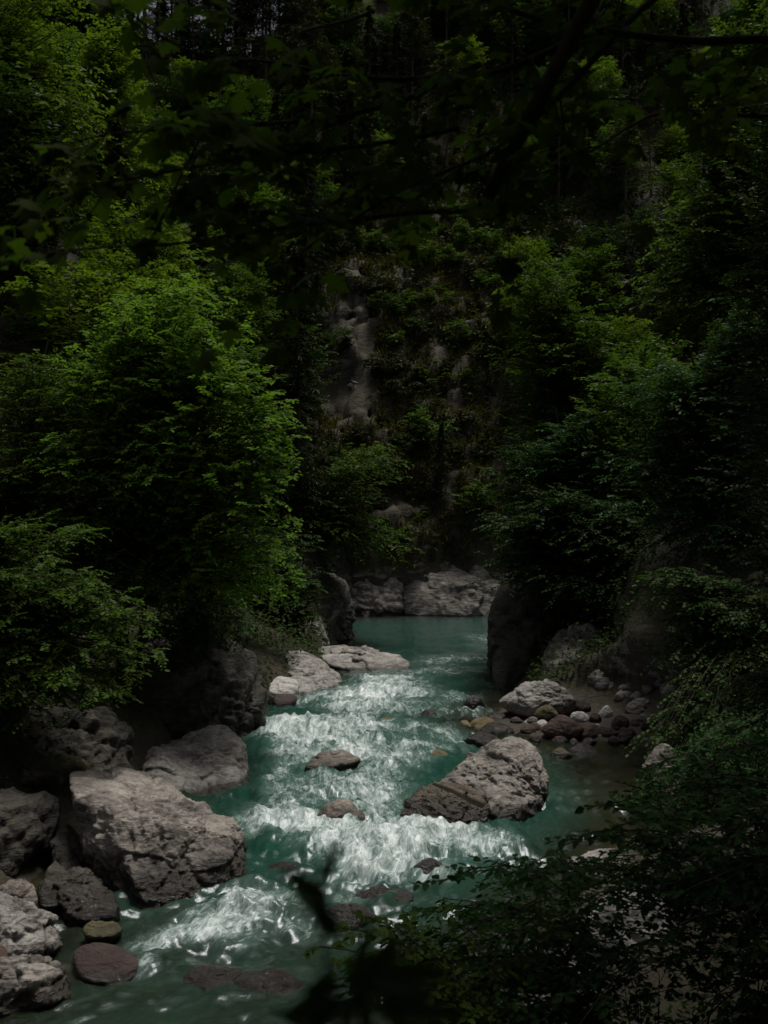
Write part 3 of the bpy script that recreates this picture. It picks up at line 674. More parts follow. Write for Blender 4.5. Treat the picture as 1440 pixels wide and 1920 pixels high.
# gorge walls at the narrows
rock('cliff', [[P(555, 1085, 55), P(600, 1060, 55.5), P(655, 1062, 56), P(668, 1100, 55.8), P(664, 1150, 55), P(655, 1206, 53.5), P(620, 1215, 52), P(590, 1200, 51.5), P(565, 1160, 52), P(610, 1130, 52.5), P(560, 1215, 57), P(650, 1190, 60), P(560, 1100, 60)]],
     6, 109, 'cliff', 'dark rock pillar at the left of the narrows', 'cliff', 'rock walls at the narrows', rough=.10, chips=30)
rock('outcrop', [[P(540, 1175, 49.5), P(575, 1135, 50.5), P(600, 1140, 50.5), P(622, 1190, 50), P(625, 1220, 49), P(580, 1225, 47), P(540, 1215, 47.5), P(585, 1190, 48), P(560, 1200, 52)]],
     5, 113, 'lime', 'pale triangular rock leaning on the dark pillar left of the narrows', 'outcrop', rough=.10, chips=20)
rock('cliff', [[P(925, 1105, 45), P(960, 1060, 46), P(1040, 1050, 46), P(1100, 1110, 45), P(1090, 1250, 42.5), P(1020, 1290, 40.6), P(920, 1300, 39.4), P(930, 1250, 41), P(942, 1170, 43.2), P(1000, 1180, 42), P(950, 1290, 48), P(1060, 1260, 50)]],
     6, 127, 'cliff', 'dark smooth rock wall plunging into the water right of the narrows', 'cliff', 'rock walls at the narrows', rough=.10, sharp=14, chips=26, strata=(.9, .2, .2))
rock('outcrop', [[P(1005, 1255, 37.6), P(1025, 1195, 38.4), P(1055, 1165, 38.6), P(1100, 1150, 38.6), P(1150, 1190, 38), P(1172, 1230, 37.6), P(1165, 1285, 36.6), P(1080, 1295, 36.2), P(1008, 1290, 36.6), P(1080, 1220, 36.8), P(1100, 1270, 42), P(1040, 1220, 42)]],
     6, 131, 'cliff_pale', 'grey domed rock behind the gravel bar against the right wall', 'outcrop', rough=.10, chips=30, strata=(.8, .2, .4))
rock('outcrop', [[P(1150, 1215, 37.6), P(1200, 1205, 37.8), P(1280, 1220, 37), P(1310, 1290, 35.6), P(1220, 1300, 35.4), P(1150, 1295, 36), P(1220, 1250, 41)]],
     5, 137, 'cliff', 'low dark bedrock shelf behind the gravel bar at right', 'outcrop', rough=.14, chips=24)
rock('cliff', [[P(740, 1158, 67), P(750, 1090, 68), P(775, 1010, 70.5), P(835, 960, 73), P(890, 985, 71.5), P(960, 1040, 69.5), P(1010, 1080, 68.5), P(1020, 1158, 66.5), P(880, 1162, 66), P(860, 1090, 67.4), P(800, 1155, 66.4), P(940, 1110, 67), P(850, 1150, 76), P(940, 1100, 76)]],
     6, 139, 'far_rock', 'pale cliff foot behind the far green pool', 'cliff', rough=.07, cracks=2, cuts=12, cutmin=.93, chips=26, strata=(.3, .1, .95))
rock('cliff', [[P(640, 1155, 67.4), P(650, 1060, 69), P(700, 1040, 70), P(760, 1060, 69), P(765, 1155, 67), P(700, 1158, 66.6), P(700, 1100, 76), P(700, 1090, 67.6)]],
     6, 149, 'cliff_pale', 'shaded layered rock face at the far left of the green pool', 'cliff', rough=.12, chips=40, strata=(.2, .1, .97))
# bare rock showing on the slope above the pool
k = 0
for (x0_, x1_, ya, yb, Yd, lab) in [
        (635, 700, 555, 640, 86, 'pale broken rock at the top of the bare streak on the slope'), (640, 708, 625, 705, 84, 'pale broken rock in the middle of the bare streak on the slope'), (645, 712, 690, 790, 82, 'tall pale rock at the foot of the bare streak on the slope'), (750, 830, 620, 730, 84, 'grey rock face at the middle of the slope above the pool'),
        (800, 910, 770, 870, 78, 'broad dark rock face in the lower slope above the pool'), (900, 950, 720, 800, 80, 'ragged rock step at the right of the central slope'),
        (605, 650, 790, 840, 74, 'small pale rock beside a hollow above the lower slope trees'), (1070, 1130, 160, 245, 100, 'grey crag high among the pines at the upper right'),
        (1150, 1200, 400, 450, 92, 'pale stone outcrop below the pines at the upper right'), (790, 860, 1000, 1060, 73, 'rock bulge right above the pale cliff foot'),
        (825, 865, 930, 1000, 74, 'narrow rock nose in the low middle of the slope'), (890, 935, 930, 1000, 72, 'dark rock nose beside the right hand trees above the pool'),
        (655, 690, 680, 720, 80, 'bright rock patch below the tall pale rib'), (700, 760, 830, 900, 77, 'mossy rock bump at the centre of the lower slope'),
        (1080, 1180, 545, 620, 84, 'rubbly rock ground between right hand trees on the slope'), (560, 640, 560, 650, 82, 'shaded rock hump left of the tall pale rib')]:
    cx, cy = (x0_ + x1_) / 2, (ya + yb) / 2
    # walk along the line of sight until it meets the slope
    yy = np.arange(60, 150, .25); pt = np.array([P(cx, cy, v) for v in yy]); hit = np.argmax(pt[:, 2] < land(pt[:, 0], pt[:, 1])); Yd = yy[hit] if hit > 0 else Yd
    Yd += 1.1 if k > 2 else .7; c = P(cx, cy, Yd); rx = (x1_ - x0_) / 2 * Yd / F * 1.25; rz = (yb - ya) / 2 * Yd / F * 1.25
    rng = np.random.default_rng(200 + k); u = rng.normal(size=(16, 3)); u /= np.linalg.norm(u, axis=1)[:, None]
    pts = c + np.array([0, .8, 0]) + u * np.array([rx, max(rx, 1.2), rz]) + np.array([[0, (q_ * rz * .55), 0] for q_ in u[:, 2]])
    rock('outcrop', [pts], foot=False, level=6 if rz > 2.5 else 5, seed=200 + k, m='lime' if k < 3 else 'far_rock', label=lab, cat='outcrop', group='bare rocks on the far slope', rough=.12 if k < 3 else .15, sharp=14, chips=40, cracks=7, strata=(.5, .1, .85)); k += 1

def blob(name, x0, x1, ya, yb, m, seed, label, cat, group=None, level=4, depth=1.0, sink=.25, **kw):
    """a rounded stone that fills a box of the photograph, standing at the distance where its foot meets the water"""
    Yf = H * F / (yb - 960) if 'Yf' not in kw else kw.pop('Yf')
    w = (x1 - x0) * Yf / F; h = (yb - ya) * Yf / F; dp = w * depth * .8
    rng = np.random.default_rng(seed)
    u = rng.normal(size=(14, 3)); u /= np.linalg.norm(u, axis=1)[:, None]
    ax = np.eye(3); u = np.concatenate([u, ax, -ax])
    h2 = h * (1 + sink)
    c = P((x0 + x1) / 2, yb, Yf) + np.array([0, dp * .35, h2 / 2 - h * sink])
    sw = np.stack([1 + .12 * u[:, 2], np.ones(len(u)), np.ones(len(u))], 1)
    pts = c + u * np.array([w, dp, h2]) * .58 * rng.uniform(.92, 1.06, (len(u), 1))
    a = dict(rough=.06, sharp=9, chips=8, foot=False, cuts=10, cracks=1, cutmin=.9); a.update(kw)
    return rock(name, [pts], level, seed, m, label, cat, group, **a)

BAR = 'stones on the gravel bar'
bar = [(930, 1090, 1277, 1352, 'lime_white', 'long pale boulder at the head of the gravel bar', dict(level=6, rough=.09, chips=30, depth=.7)),
       (1021, 1100, 1344, 1390, 'red', 'biggest smooth brown stone at the front of the gravel bar', dict(level=5)),
       (1069, 1112, 1309, 1342, 'maroon', 'dark brown stone leaning on the pale boulder of the gravel bar', {}),
       (1092, 1144, 1297, 1330, 'red', 'rust-brown stone behind the dark leaning stone on the bar', {}),
       (1081, 1108, 1275, 1300, 'maroon', 'dark round stone on the back of the pale boulder', dict(Yf=37.5)),
       (1106, 1158, 1277, 1307, 'grey', 'grey angular stone behind the rust-brown stone', dict(Yf=37.5, rough=.1)),
       (1158, 1197, 1280, 1308, 'lime_white', 'pale angular stone at the back right of the bar', dict(Yf=37.2, rough=.1)),
       (1154, 1194, 1307, 1338, 'maroon', 'wine-brown stone in the middle of the pile', {}),
       (1175, 1234, 1307, 1350, 'lime', 'mottled pale boulder at the right of the pile', dict(level=5, rough=.1, chips=18)),
       (1002, 1050, 1324, 1358, 'moss_rock', 'dark mossy stone in front of the long pale boulder', dict(rough=.1)),
       (1071, 1108, 1336, 1360, 'white', 'white rough stone behind the biggest brown stone', dict(rough=.11)),
       (1123, 1152, 1322, 1352, 'white', 'flat white stone between brown ones mid-pile', {}),
       (1106, 1130, 1336, 1361, 'red', 'small upright orange-red stone in the pile', {}),
       (1146, 1184, 1340, 1374, 'maroon', 'purplish stone right of the orange-red one', {}),
       (1067, 1126, 1361, 1388, 'red', 'wide brown stone right of the biggest brown stone', {}),
       (1128, 1163, 1365, 1386, 'maroon', 'low dark stone at the front of the bar', {}),
       (1162, 1196, 1365, 1391, 'red', 'wedge-shaped brown stone at the front right of the bar', {}),
       (1194, 1222, 1338, 1361, 'grey', 'blue-grey stone near the right end of the bar', {}),
       (1204, 1243, 1345, 1380, 'maroon', 'rust-dark stone at the right end of the bar', {}),
       (956, 982, 1345, 1360, 'red', 'small brown cobble at the water left of the mossy stone', {}),
       (983, 1002, 1349, 1360, 'white', 'tiny white pebble beside the small brown cobble', {}),
       (1208, 1245, 1376, 1391, 'red', 'flat brown stone lowest at the right end of the bar', {}),
       (1113, 1128, 1358, 1372, 'white', 'little white pebble among the front brown stones', {}),
       (1236, 1290, 1300, 1352, 'grey', 'grey rock half hidden by leaves beyond the pile', dict(rough=.11)),
       (1196, 1240, 1288, 1312, 'grey', 'small grey rubble stone at the back right', dict(Yf=37)),
       (1040, 1068, 1380, 1396, 'dark_wet', 'dark wet cobble below the biggest brown stone', {}),
       (1092, 1120, 1384, 1400, 'dark_wet', 'dark wet cobble below the wide brown stone', {}),
       (1130, 1150, 1310, 1324, 'grey', 'small grey stone on top of the pile', dict(Yf=36)),
       (1046, 1066, 1352, 1366, 'maroon', 'small dark cobble left of the white rough stone', dict(Yf=33.5)),
       (1150, 1168, 1330, 1346, 'red', 'small brown cobble under the wine-brown stone', dict(Yf=34.2))]
for k, (x0_, x1_, ya, yb, m_, lab, kw) in enumerate(bar):
    blob('boulder' if x1_ - x0_ > 55 else 'stone', x0_, x1_, ya, yb, m_, 300 + k, lab, 'stone', BAR, **kw)
rg = np.random.default_rng(44)
fill = []
for k in range(70):
    px, py = rg.uniform(985, 1290), rg.uniform(1300, 1400); w_ = rg.uniform(12, 34); h_ = w_ * rg.uniform(.55, .8)
    m_ = ['red', 'maroon', 'grey', 'white', 'lime'][rg.choice(5, p=[.34, .26, .2, .1, .1])]
    tone = {'red': 'brown', 'maroon': 'dark wine-brown', 'grey': 'grey', 'white': 'white', 'lime': 'pale'}[m_]
    o = blob('stone', px - w_ / 2, px + w_ / 2, py - h_, py, m_, 900 + k, None, 'stone', BAR, level=3, sink=.5)
    fill.append((o, f'small {tone} stone', px, py - h_ / 2))
for k in range(30):                                # rubble on the rise behind the bar
    px, py = rg.uniform(1080, 1300), rg.uniform(1270, 1318); w_ = rg.uniform(16, 42); h_ = w_ * rg.uniform(.55, .9)
    yy = np.arange(29, 42, .1); pt = np.array([P(px, py, v) for v in yy]); hit = np.argmax(pt[:, 2] < land(pt[:, 0], pt[:, 1]))
    if hit < 3: continue
    m_ = ['grey', 'lime', 'cliff_pale', 'maroon'][rg.integers(4)]
    o = blob('stone', px - w_ / 2, px + w_ / 2, py - h_, py, m_, 1000 + k, None, 'stone', BAR, level=3, sink=.5, rough=.10, Yf=yy[hit])
    fill.append((o, 'angular %s rubble' % {'grey': 'grey', 'lime': 'pale', 'cliff_pale': 'light grey', 'maroon': 'dark'}[m_], px, py - h_ / 2))
name_by_landmark(fill, [((b_[0] + b_[1]) / 2, (b_[2] + b_[3]) / 2, 'the ' + b_[5].split(' of the ')[0].split(' at the ')[0].split(' in the ')[0].split(' beside ')[0].split(' behind ')[0].split(' leaning ')[0].split(' right of ')[0].split(' half ')[0].split(' lowest')[0]) for b_ in bar if b_[1] - b_[0] > 30])
STREAM = 'stones awash in the stream'
stream = [(868, 912, 1305, 1338, 'dark_wet', 'dark round stone standing in the rapids left of the gravel bar', dict(sink=.5)),
          (880, 940, 1347, 1370, 'ochre', 'pale ochre flat stone awash between the rapids and the bar', dict(sink=.6)),
          (852, 888, 1352, 1370, 'ochre', 'small yellowish stone next to the flat ochre one', dict(sink=.6)),
          (824, 856, 1353, 1373, 'red', 'rusty brown stone left of the yellowish flat stones', dict(sink=.6)),
          (806, 844, 1368, 1385, 'red', 'low red stone washed by the rapids', dict(sink=.8)),
          (896, 970, 1358, 1380, 'dark_wet', 'long dark wet stone below the ochre stones', dict(sink=.6)),
          (866, 945, 1374, 1404, 'dark_wet', 'broad black wet stone above the large right boulder', dict(sink=.6)),
          (782, 824, 1332, 1348, 'dark_wet', 'small black stone in the middle of the rapids', dict(sink=.8)),
          (910, 960, 1338, 1352, 'dark_wet', 'flat wet stone beside the foot of the pale bar boulder', dict(sink=.8)),
          (775, 856, 1410, 1430, 'ochre', 'yellow-green submerged stone in the stream above the large right boulder', dict(sink=1.2)),
          (698, 752, 1346, 1364, 'ochre', 'olive submerged stone in the middle of the rapids', dict(sink=1.2)),
          (765, 850, 1618, 1652, 'dark_wet', 'dark stone below the large right boulder', dict(sink=.5, level=5)),
          (600, 625, 1528, 1560, 'ochre', 'olive stone beside the peaked midstream rock', dict(sink=.8)),
          (630, 780, 1680, 1704, 'dark_wet', 'black wet sill that the white water falls over', dict(sink=.9, level=5, rough=.1)),
          (480, 600, 1630, 1652, 'dark_wet', 'dark hump under the water above the lower rapids', dict(sink=1.2, level=5)),
          (325, 460, 1830, 1856, 'dark_wet', 'dark wet rock hump in the lower left rapids', dict(sink=.8, level=5, rough=.1)),
          (430, 580, 1838, 1872, 'dark_wet', 'broad dark wet rock at the foot of the lower rapids', dict(sink=.9, level=5, rough=.1)),
          (590, 710, 1706, 1740, 'dark_wet', 'dark wet rock below the black sill', dict(sink=.9, level=5, rough=.1)),
          (1060, 1130, 1395, 1412, 'dark_wet', 'flat dark stone under the still cove water', dict(sink=1.2)),
          (1030, 1075, 1405, 1425, 'moss_rock', 'mossy stone in the still cove beside the large right boulder', dict(sink=1.0))]
for k, (x0_, x1_, ya, yb, m_, lab, kw) in enumerate(stream):
    blob('stone', x0_, x1_, ya, yb, m_, 400 + k, lab, 'stone', STREAM, **kw)
NEARB = 'pale rocks on the near bank behind the leaves'
near_rocks = [(1080, 1290, 1690, 1860, 14.6, 'lime_white', 'largest pale rock glimpsed through the leaves at the lower right'),
              (1205, 1300, 1405, 1490, 24.5, 'lime', 'pale rock on the right shore showing above the dark bush'),
              (1040, 1160, 1800, 1930, 13.6, 'lime_white', 'pale rock lowest behind the leaves near the bottom edge'),
              (1230, 1420, 1560, 1760, 16.0, 'grey', 'grey rock deep behind the leaves at the right edge'),
              (1280, 1460, 1800, 1960, 13.2, 'lime_brown', 'brown rock behind the leaves in the lower right corner'),
              (900, 1040, 1850, 1960, 13.0, 'grey', 'grey rock at the near water edge under the leaves'),
              (1060, 1200, 1600, 1690, 18.5, 'lime_white', 'whitish rock by the water right of the boulder with the log')]
for k, (x0_, x1_, ya, yb, yd, m_, lab) in enumerate(near_rocks):
    blob('rock', x0_, x1_, ya, yb, m_, 500 + k, lab, 'rock', NEARB, level=5, rough=.11, chips=24, Yf=yd)

# the log lodged on the right boulder
g = Geo(); path = spline([P(812, 1468, 21.9), P(850, 1482, 21.75), P(880, 1497, 21.65), P(905, 1508, 21.7)], 14)
V, Q = tube(path, np.linspace(.05, .085, 14), 10); V += .02 * np.stack([perlin(V * 9), perlin(V * 9 + 30), perlin(V * 9 + 60)], 1); g.add(V, Q)
V, Q = tube(spline([path[8], path[8] + [.05, -.12, .10]], 4), [.05, .05, .045, .03], 6); g.add(V, Q)
c = np.concatenate([[path[0]], [path[-1]]])
for e, ring in ((0, np.arange(10)), (1, np.arange(10) + 130)):
    g.add(np.concatenate([c[e:e + 1], g.V[0][ring]]), T=[[0, 1 + j, 1 + (j + 1) % 10] for j in range(10)])
b0 = path.mean(0)
tag(link('log', g.mesh('log', M['dead'], True, b0), loc=b0), 'short bleached driftwood log lodged on the large right boulder', 'log')

# ------------------------------------------------------------------ foliage
def spray(rng, p0, p2, rise, width, nt_, nl, leaf, droop=.25, sub=5, start=.22, flat=.25, sag=0.):
    """one limb with side twigs that carry two rows of leaves in a loose plane"""
    p0, p2 = np.asarray(p0, float), np.asarray(p2, float)
    L = np.linalg.norm(p2 - p0)
    mid = (p0 + p2) / 2 + np.array([0, 0, rise * L]) + rng.normal(size=3) * .06 * L
    path = bezier(p0, mid, p2, 9)
    t = np.clip(np.linspace(start, 1, nt_) + rng.uniform(-.03, .03, nt_), 0, 1)
    pos = (1 - t)[:, None] ** 2 * p0 + (2 * t * (1 - t))[:, None] * mid + (t * t)[:, None] * p2
    tan = 2 * (1 - t)[:, None] * (mid - p0) + 2 * t[:, None] * (p2 - mid); tan /= np.linalg.norm(tan, axis=1)[:, None] + 1e-9
    lat = np.cross(tan, [0, 0, 1.]); lat /= np.linalg.norm(lat, axis=1)[:, None] + 1e-6
    side = np.where(np.arange(nt_) % 2, 1., -1.)[:, None]
    a = rng.uniform(.35, 1.25, (nt_, 1))
    td = lat * side * np.sin(a) + tan * np.cos(a) + np.array([0, 0, 1.]) * rng.normal(0, flat, (nt_, 1))
    td /= np.linalg.norm(td, axis=1)[:, None]
    tl = width * (1.15 - .65 * t) * rng.uniform(.55, 1.25, nt_)
    u = (np.arange(nl) + rng.uniform(-.3, .3, (nt_, nl)) + .7) / nl
    lp = pos[:, None] + td[:, None] * (tl[:, None] * u)[..., None]
    lp[..., 2] -= droop * tl[:, None] * u ** 2
    nz = np.array([0, 0, 1.]) + rng.normal(0, .22, (nt_, 1, 3)) + rng.normal(0, .30, (nt_, nl, 3))
    inpl = np.cross(td, [0, 0, 1.]); inpl /= np.linalg.norm(inpl, axis=1)[:, None] + 1e-6
    ls = np.where(np.arange(nl) % 2, 1., -1.)[None, :, None]
    ld = td[:, None] * .55 + inpl[:, None] * ls * .85 + rng.normal(0, .22, (nt_, nl, 3)); ld[..., 2] -= .22 + sag
    sz = leaf * rng.uniform(.65, 1.2, (nt_, nl))
    tips = pos + td * tl[:, None]; tips[:, 2] -= droop * tl
    return path, (pos, tips), (lp.reshape(-1, 3), ld.reshape(-1, 3), nz.reshape(-1, 3), sz.ravel())

def tri_twigs(g, a, b, r):
    d = b - a; ref = np.cross(d, [0.3, .2, 1.]); ref /= np.linalg.norm(ref, axis=1)[:, None] + 1e-9
    o2 = np.cross(d, ref); o2 /= np.linalg.norm(o2, axis=1)[:, None] + 1e-9
    ring = [ref * r, (-.5 * ref + .87 * o2) * r, (-.5 * ref - .87 * o2) * r]
    n = len(a)
    V = np.stack([a + ring[0], a + ring[1], a + ring[2], b], 1).reshape(-1, 3)
    i = (np.arange(n) * 4)[:, None]
    T = np.concatenate([i + [0, 1, 3], i + [1, 2, 3], i + [2, 0, 3]])
    g.add(V, T=T)

def build_tree(name, base, top, tips, leafmat, seed, leaf=.12, width=1.2, nt_=12, nl=10, r0=.18, tmpl=LEAF4, rise=.12, bark='bark', twigs=True, hero=0,
               lowest=.25, droop=.25, label=None, cat='tree', group=None, lean=0, stems=1, flat=.25, sag=0., start=.22):
    """trunk > limbs in one mesh, crown of leaves; `hero` leaves nearest the camera become single leaf parts"""
    rng = np.random.default_rng(seed)
    base, top = np.asarray(base, float), np.asarray(top, float)
    root = empty(name, base)
    tag(root, label, cat, group)
    g = Geo(); lv = []
    Ht = np.linalg.norm(top - base)
    trunks = []
    for s in range(stems):
        tp = top + (rng.normal(size=3) * np.array([.18, .18, .05]) * Ht if s else 0)
        b_ = base + (rng.normal(size=3) * np.array([.25, .25, 0]) if s else 0)
        md = (b_ + tp) / 2 + rng.normal(size=3) * np.array([.05, .05, 0]) * Ht
        tr_ = bezier(b_ - [0, 0, .4], md, tp, 14); trunks.append(tr_)
        V, Q = tube(tr_, np.linspace(r0, r0 * .15, 14) * (1 if s == 0 else .7), 8); g.add(V, Q)
    for p in tips:
        tr_ = trunks[rng.integers(stems)]
        hz = np.clip((p[2] - base[2]) / Ht, 0, 1); f = np.clip(hz - rng.uniform(.08, .28), lowest, .97)
        p0 = tr_[min(13, int(f * 13))]
        path, tw, lf = spray(rng, p0, p, rise, width, nt_, nl, leaf, droop, flat=flat, sag=sag, start=start)
        V, Q = tube(path, np.linspace(r0 * .28 * (1.1 - f), .006, 9), 5); g.add(V, Q)
        if twigs: tri_twigs(g, *tw, .008)
        lv.append(lf)
    link('trunk', g.mesh('trunk', M[bark], True, base), root)
    pos, d, nz, sz = [np.concatenate(k) for k in zip(*lv)]
    tint = np.clip(rng.beta(2, 2, len(pos)) + .25 * perlin(pos * .8), 0, 1)
    if hero:
        o = np.argsort(np.linalg.norm(pos - [0, 0, H], axis=1)); o = o[rng.permutation(min(len(o), hero * 3))[:hero]]
        single_leaves(root, base, tmpl, pos[o], d[o], nz[o], sz[o], tint[o], M[leafmat])
        kp = np.ones(len(pos), bool); kp[o] = False; pos, d, nz, sz, tint = pos[kp], d[kp], nz[kp], sz[kp], tint[kp]
    g = Geo(); add_leaves(g, tmpl, pos, d, nz, sz, tint)
    link('crown', g.mesh('crown', M[leafmat], False, base), root)['kind'] = 'stuff'
    return root
def single_leaves(root, base, tmpl, pos, d, nz, sz, tint, m):
    V, Q, T = tmpl; nf = len(Q) if Q is not None else len(T)
    mes = [npmesh('leaf', V, Q, T, m, False, np.full(nf, tv)) for tv in (.15, .4, .6, .85)]
    R = frames(d, nz)
    for k in range(len(pos)):
        o = link('leaf', mes[int(np.clip(tint[k] * 4, 0, 3))], root)
        mt = np.eye(4); mt[:3, :3] = R[k] * sz[k]; mt[:3, 3] = pos[k] - base
        o.matrix_local = Matrix(mt.tolist())

def tips_in(rng, blobs, n):
    """limb ends spread over ellipsoids given as (px, py, half width, half height, distance, half depth)"""
    out = []
    wts = np.array([b[2] * b[3] for b in blobs], float); wts /= wts.sum()
    for k in rng.choice(len(blobs), n, p=wts):
        px, py, rx, ry, Yd, dp = blobs[k]
        u = rng.normal(size=3); u /= np.linalg.norm(u); u[1] = -abs(u[1]) if rng.random() < .7 else u[1]
        if u[2] < -.3 and rng.random() < .5: u[2] *= -1
        rr = rng.uniform(.45, 1) ** .6
        c = P(px, py, Yd); out.append(c + u * rr * np.array([rx * Yd / F, dp, ry * Yd / F]))
    return np.array(out)

# left bank
build_tree('hazel_tree', (-8.2, 31.5, landz(-8.2, 31.5)), P(300, 560, 30), tips_in(R(1), [(330, 640, 150, 120, 29, 2.6), (420, 790, 130, 130, 28.5, 2.6), (250, 740, 150, 120, 29, 2.5), (450, 960, 105, 150, 28, 2.2), (330, 900, 120, 120, 28, 2.2), (160, 900, 100, 130, 28.5, 2), (500, 930, 75, 150, 28, 1.8), (480, 1090, 90, 90, 29, 1.5), (520, 820, 50, 90, 28, 1.5)], 440),
           'hazel', 501, flat=.45, leaf=.155, width=1.15, nt_=14, nl=11, r0=.16, hero=300, stems=3, label='bright green bushy tree above the left bank, its rounded crown the largest on the left', cat='tree')
build_tree('hazel_tree', (-10.5, 24.5, landz(-10.5, 24.5)), P(60, 980, 23.5), tips_in(R(2), [(120, 1180, 170, 120, 22, 1.8), (60, 1060, 140, 110, 22.5, 2), (180, 1280, 110, 70, 21.5, 1.5), (30, 1300, 120, 70, 21.5, 1.5), (250, 1200, 70, 90, 22, 1.3)], 190),
           'mid_leaf', 502, leaf=.12, width=1.0, nt_=14, nl=11, r0=.12, hero=300, stems=2, label='low spreading green tree hanging over the huge boulder at the left edge', cat='tree')
build_tree('beech_tree', (-12, 31, landz(-12, 31)), P(90, 640, 31), tips_in(R(3), [(110, 760, 150, 110, 30, 2.4), (80, 930, 170, 120, 29, 2.2), (220, 1010, 110, 90, 28.5, 1.8), (260, 1130, 100, 70, 28, 1.8), (380, 1120, 120, 70, 29, 1.6)], 200),
           'mid_leaf', 503, leaf=.13, width=1.15, nt_=13, nl=10, r0=.15, label='shaded green tree left of the bright rounded crown, above the low spreading tree', cat='tree')
build_tree('maple_tree', (-20, 44, landz(-20, 44)), P(70, -60, 43), tips_in(R(4), [(60, 60, 150, 120, 42, 3.5), (100, 220, 140, 110, 41, 3), (60, 370, 130, 90, 40, 2.5), (180, 300, 70, 120, 41, 2), (10, 200, 90, 200, 41, 2)], 230),
           'lime_leaf', 504, leaf=.20, width=1.5, nt_=12, nl=10, r0=.25, label='tall yellow-green tree in the upper left corner', cat='tree')
build_tree('ash_tree', (-16, 52, landz(-16, 52)), P(230, 60, 51), tips_in(R(5), [(215, 170, 60, 130, 50, 2.5), (230, 330, 60, 100, 50, 2.5), (180, 440, 80, 60, 48, 2)], 150),
           'lime_leaf', 505, leaf=.22, width=1.5, nt_=11, nl=9, r0=.2, label='slim yellow-green tree right of the tall corner tree', cat='tree')
build_tree('hornbeam_tree', (-3.8, 55.5, max(3, landz(-3.8, 55.5))), P(640, 820, 54.5), tips_in(R(6), [(680, 880, 85, 60, 53.5, 2.5), (630, 1000, 90, 70, 53, 2.5), (720, 1030, 70, 40, 53, 2), (560, 980, 60, 110, 53, 2)], 150),
           'mid_leaf', 506, leaf=.20, width=1.5, nt_=11, nl=9, r0=.18, label='green layered tree on the left wall of the narrows, leaning over the pool', cat='tree')
build_tree('bush', (-4.2, 47.5, landz(-4.2, 47.5)), P(530, 1080, 46.5), tips_in(R(7), [(530, 1150, 70, 60, 46, 1.8), (500, 1060, 60, 60, 46, 1.8), (560, 1110, 40, 60, 47, 1.6)], 110),
           'dark_leaf', 507, leaf=.17, width=1.0, nt_=11, nl=9, r0=.08, label='dark bush over the pale slab on the left shore', cat='bush')
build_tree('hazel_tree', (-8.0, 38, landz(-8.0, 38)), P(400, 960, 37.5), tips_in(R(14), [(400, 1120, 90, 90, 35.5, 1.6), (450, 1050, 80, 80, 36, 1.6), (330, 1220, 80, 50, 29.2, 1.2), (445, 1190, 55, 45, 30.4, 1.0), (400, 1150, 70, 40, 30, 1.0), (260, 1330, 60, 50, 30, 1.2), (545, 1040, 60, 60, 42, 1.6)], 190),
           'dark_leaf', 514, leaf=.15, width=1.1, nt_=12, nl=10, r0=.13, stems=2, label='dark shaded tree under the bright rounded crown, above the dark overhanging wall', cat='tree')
# right bank
build_tree('ash_tree', (8.5, 51, landz(8.5, 51)), P(1030, 480, 50), tips_in(R(8), [(1010, 560, 80, 80, 49, 2.5), (1020, 680, 100, 80, 48.5, 2.5), (1090, 640, 70, 80, 49, 2.5), (990, 800, 70, 60, 48, 2)], 150),
           'mid_leaf', 508, leaf=.20, width=1.5, nt_=12, nl=10, r0=.17, label='mid green feathery tree on the right slope above the narrows', cat='tree')
build_tree('hornbeam_tree', (9.5, 44.5, landz(9.5, 44.5)), P(1040, 760, 44), tips_in(R(9), [(990, 900, 90, 80, 43.5, 2.2), (1000, 1010, 95, 70, 42.5, 2), (1090, 880, 110, 110, 43, 2.2), (1090, 1040, 110, 60, 42, 2), (930, 960, 50, 60, 43.5, 1.5), (980, 1070, 60, 30, 41, 1.4), (1060, 1110, 70, 30, 40.5, 1.2), (1160, 1000, 80, 90, 40, 1.8), (1180, 1120, 70, 50, 38.5, 1.5)], 340),
           'blue_leaf', 509, leaf=.17, width=1.3, nt_=12, nl=10, r0=.16, label='dark layered tree over the dark smooth wall right of the narrows', cat='tree')
build_tree('hornbeam_tree', (9.0, 42.5, landz(9.0, 42.5)), P(1080, 880, 42), tips_in(R(15), [(960, 1010, 70, 80, 40.2, 1.5), (1050, 1000, 110, 90, 40.0, 1.6), (1150, 1030, 100, 80, 39.2, 1.6), (1000, 1085, 90, 35, 39.4, 1.2), (1120, 1110, 110, 35, 38.6, 1.2), (1210, 1140, 70, 50, 37.5, 1.2)], 300),
           'dark_leaf', 515, leaf=.17, width=1.2, nt_=12, nl=10, r0=.15, stems=2, label='dark drooping tree hanging over the dark wall behind the gravel bar', cat='tree')
build_tree('maple_tree', (14.5, 38, landz(14.5, 38)), P(1330, 330, 37), tips_in(R(10), [(1310, 430, 110, 70, 35.5, 2.2), (1380, 300, 100, 120, 36, 2.5), (1260, 560, 80, 90, 36, 2), (1390, 560, 90, 110, 35.5, 2.2), (1400, 130, 90, 110, 37, 2.5)], 220),
           'mid_leaf', 510, leaf=.19, width=1.4, nt_=12, nl=10, r0=.22, label='tall green tree at the upper right edge with a lighter crown shoulder', cat='tree')
build_tree('beech_tree', (12, 33, landz(12, 33)), P(1290, 640, 32.5), tips_in(R(11), [(1230, 760, 80, 90, 32, 2), (1320, 800, 110, 130, 31.5, 2.2), (1200, 920, 80, 90, 31.5, 1.8), (1320, 1010, 120, 120, 31, 2), (1400, 700, 80, 150, 31.5, 2)], 260),
           'blue_leaf', 511, leaf=.14, width=1.2, nt_=12, nl=10, r0=.16, label='dark green tree filling the right side above the gravel bar', cat='tree')
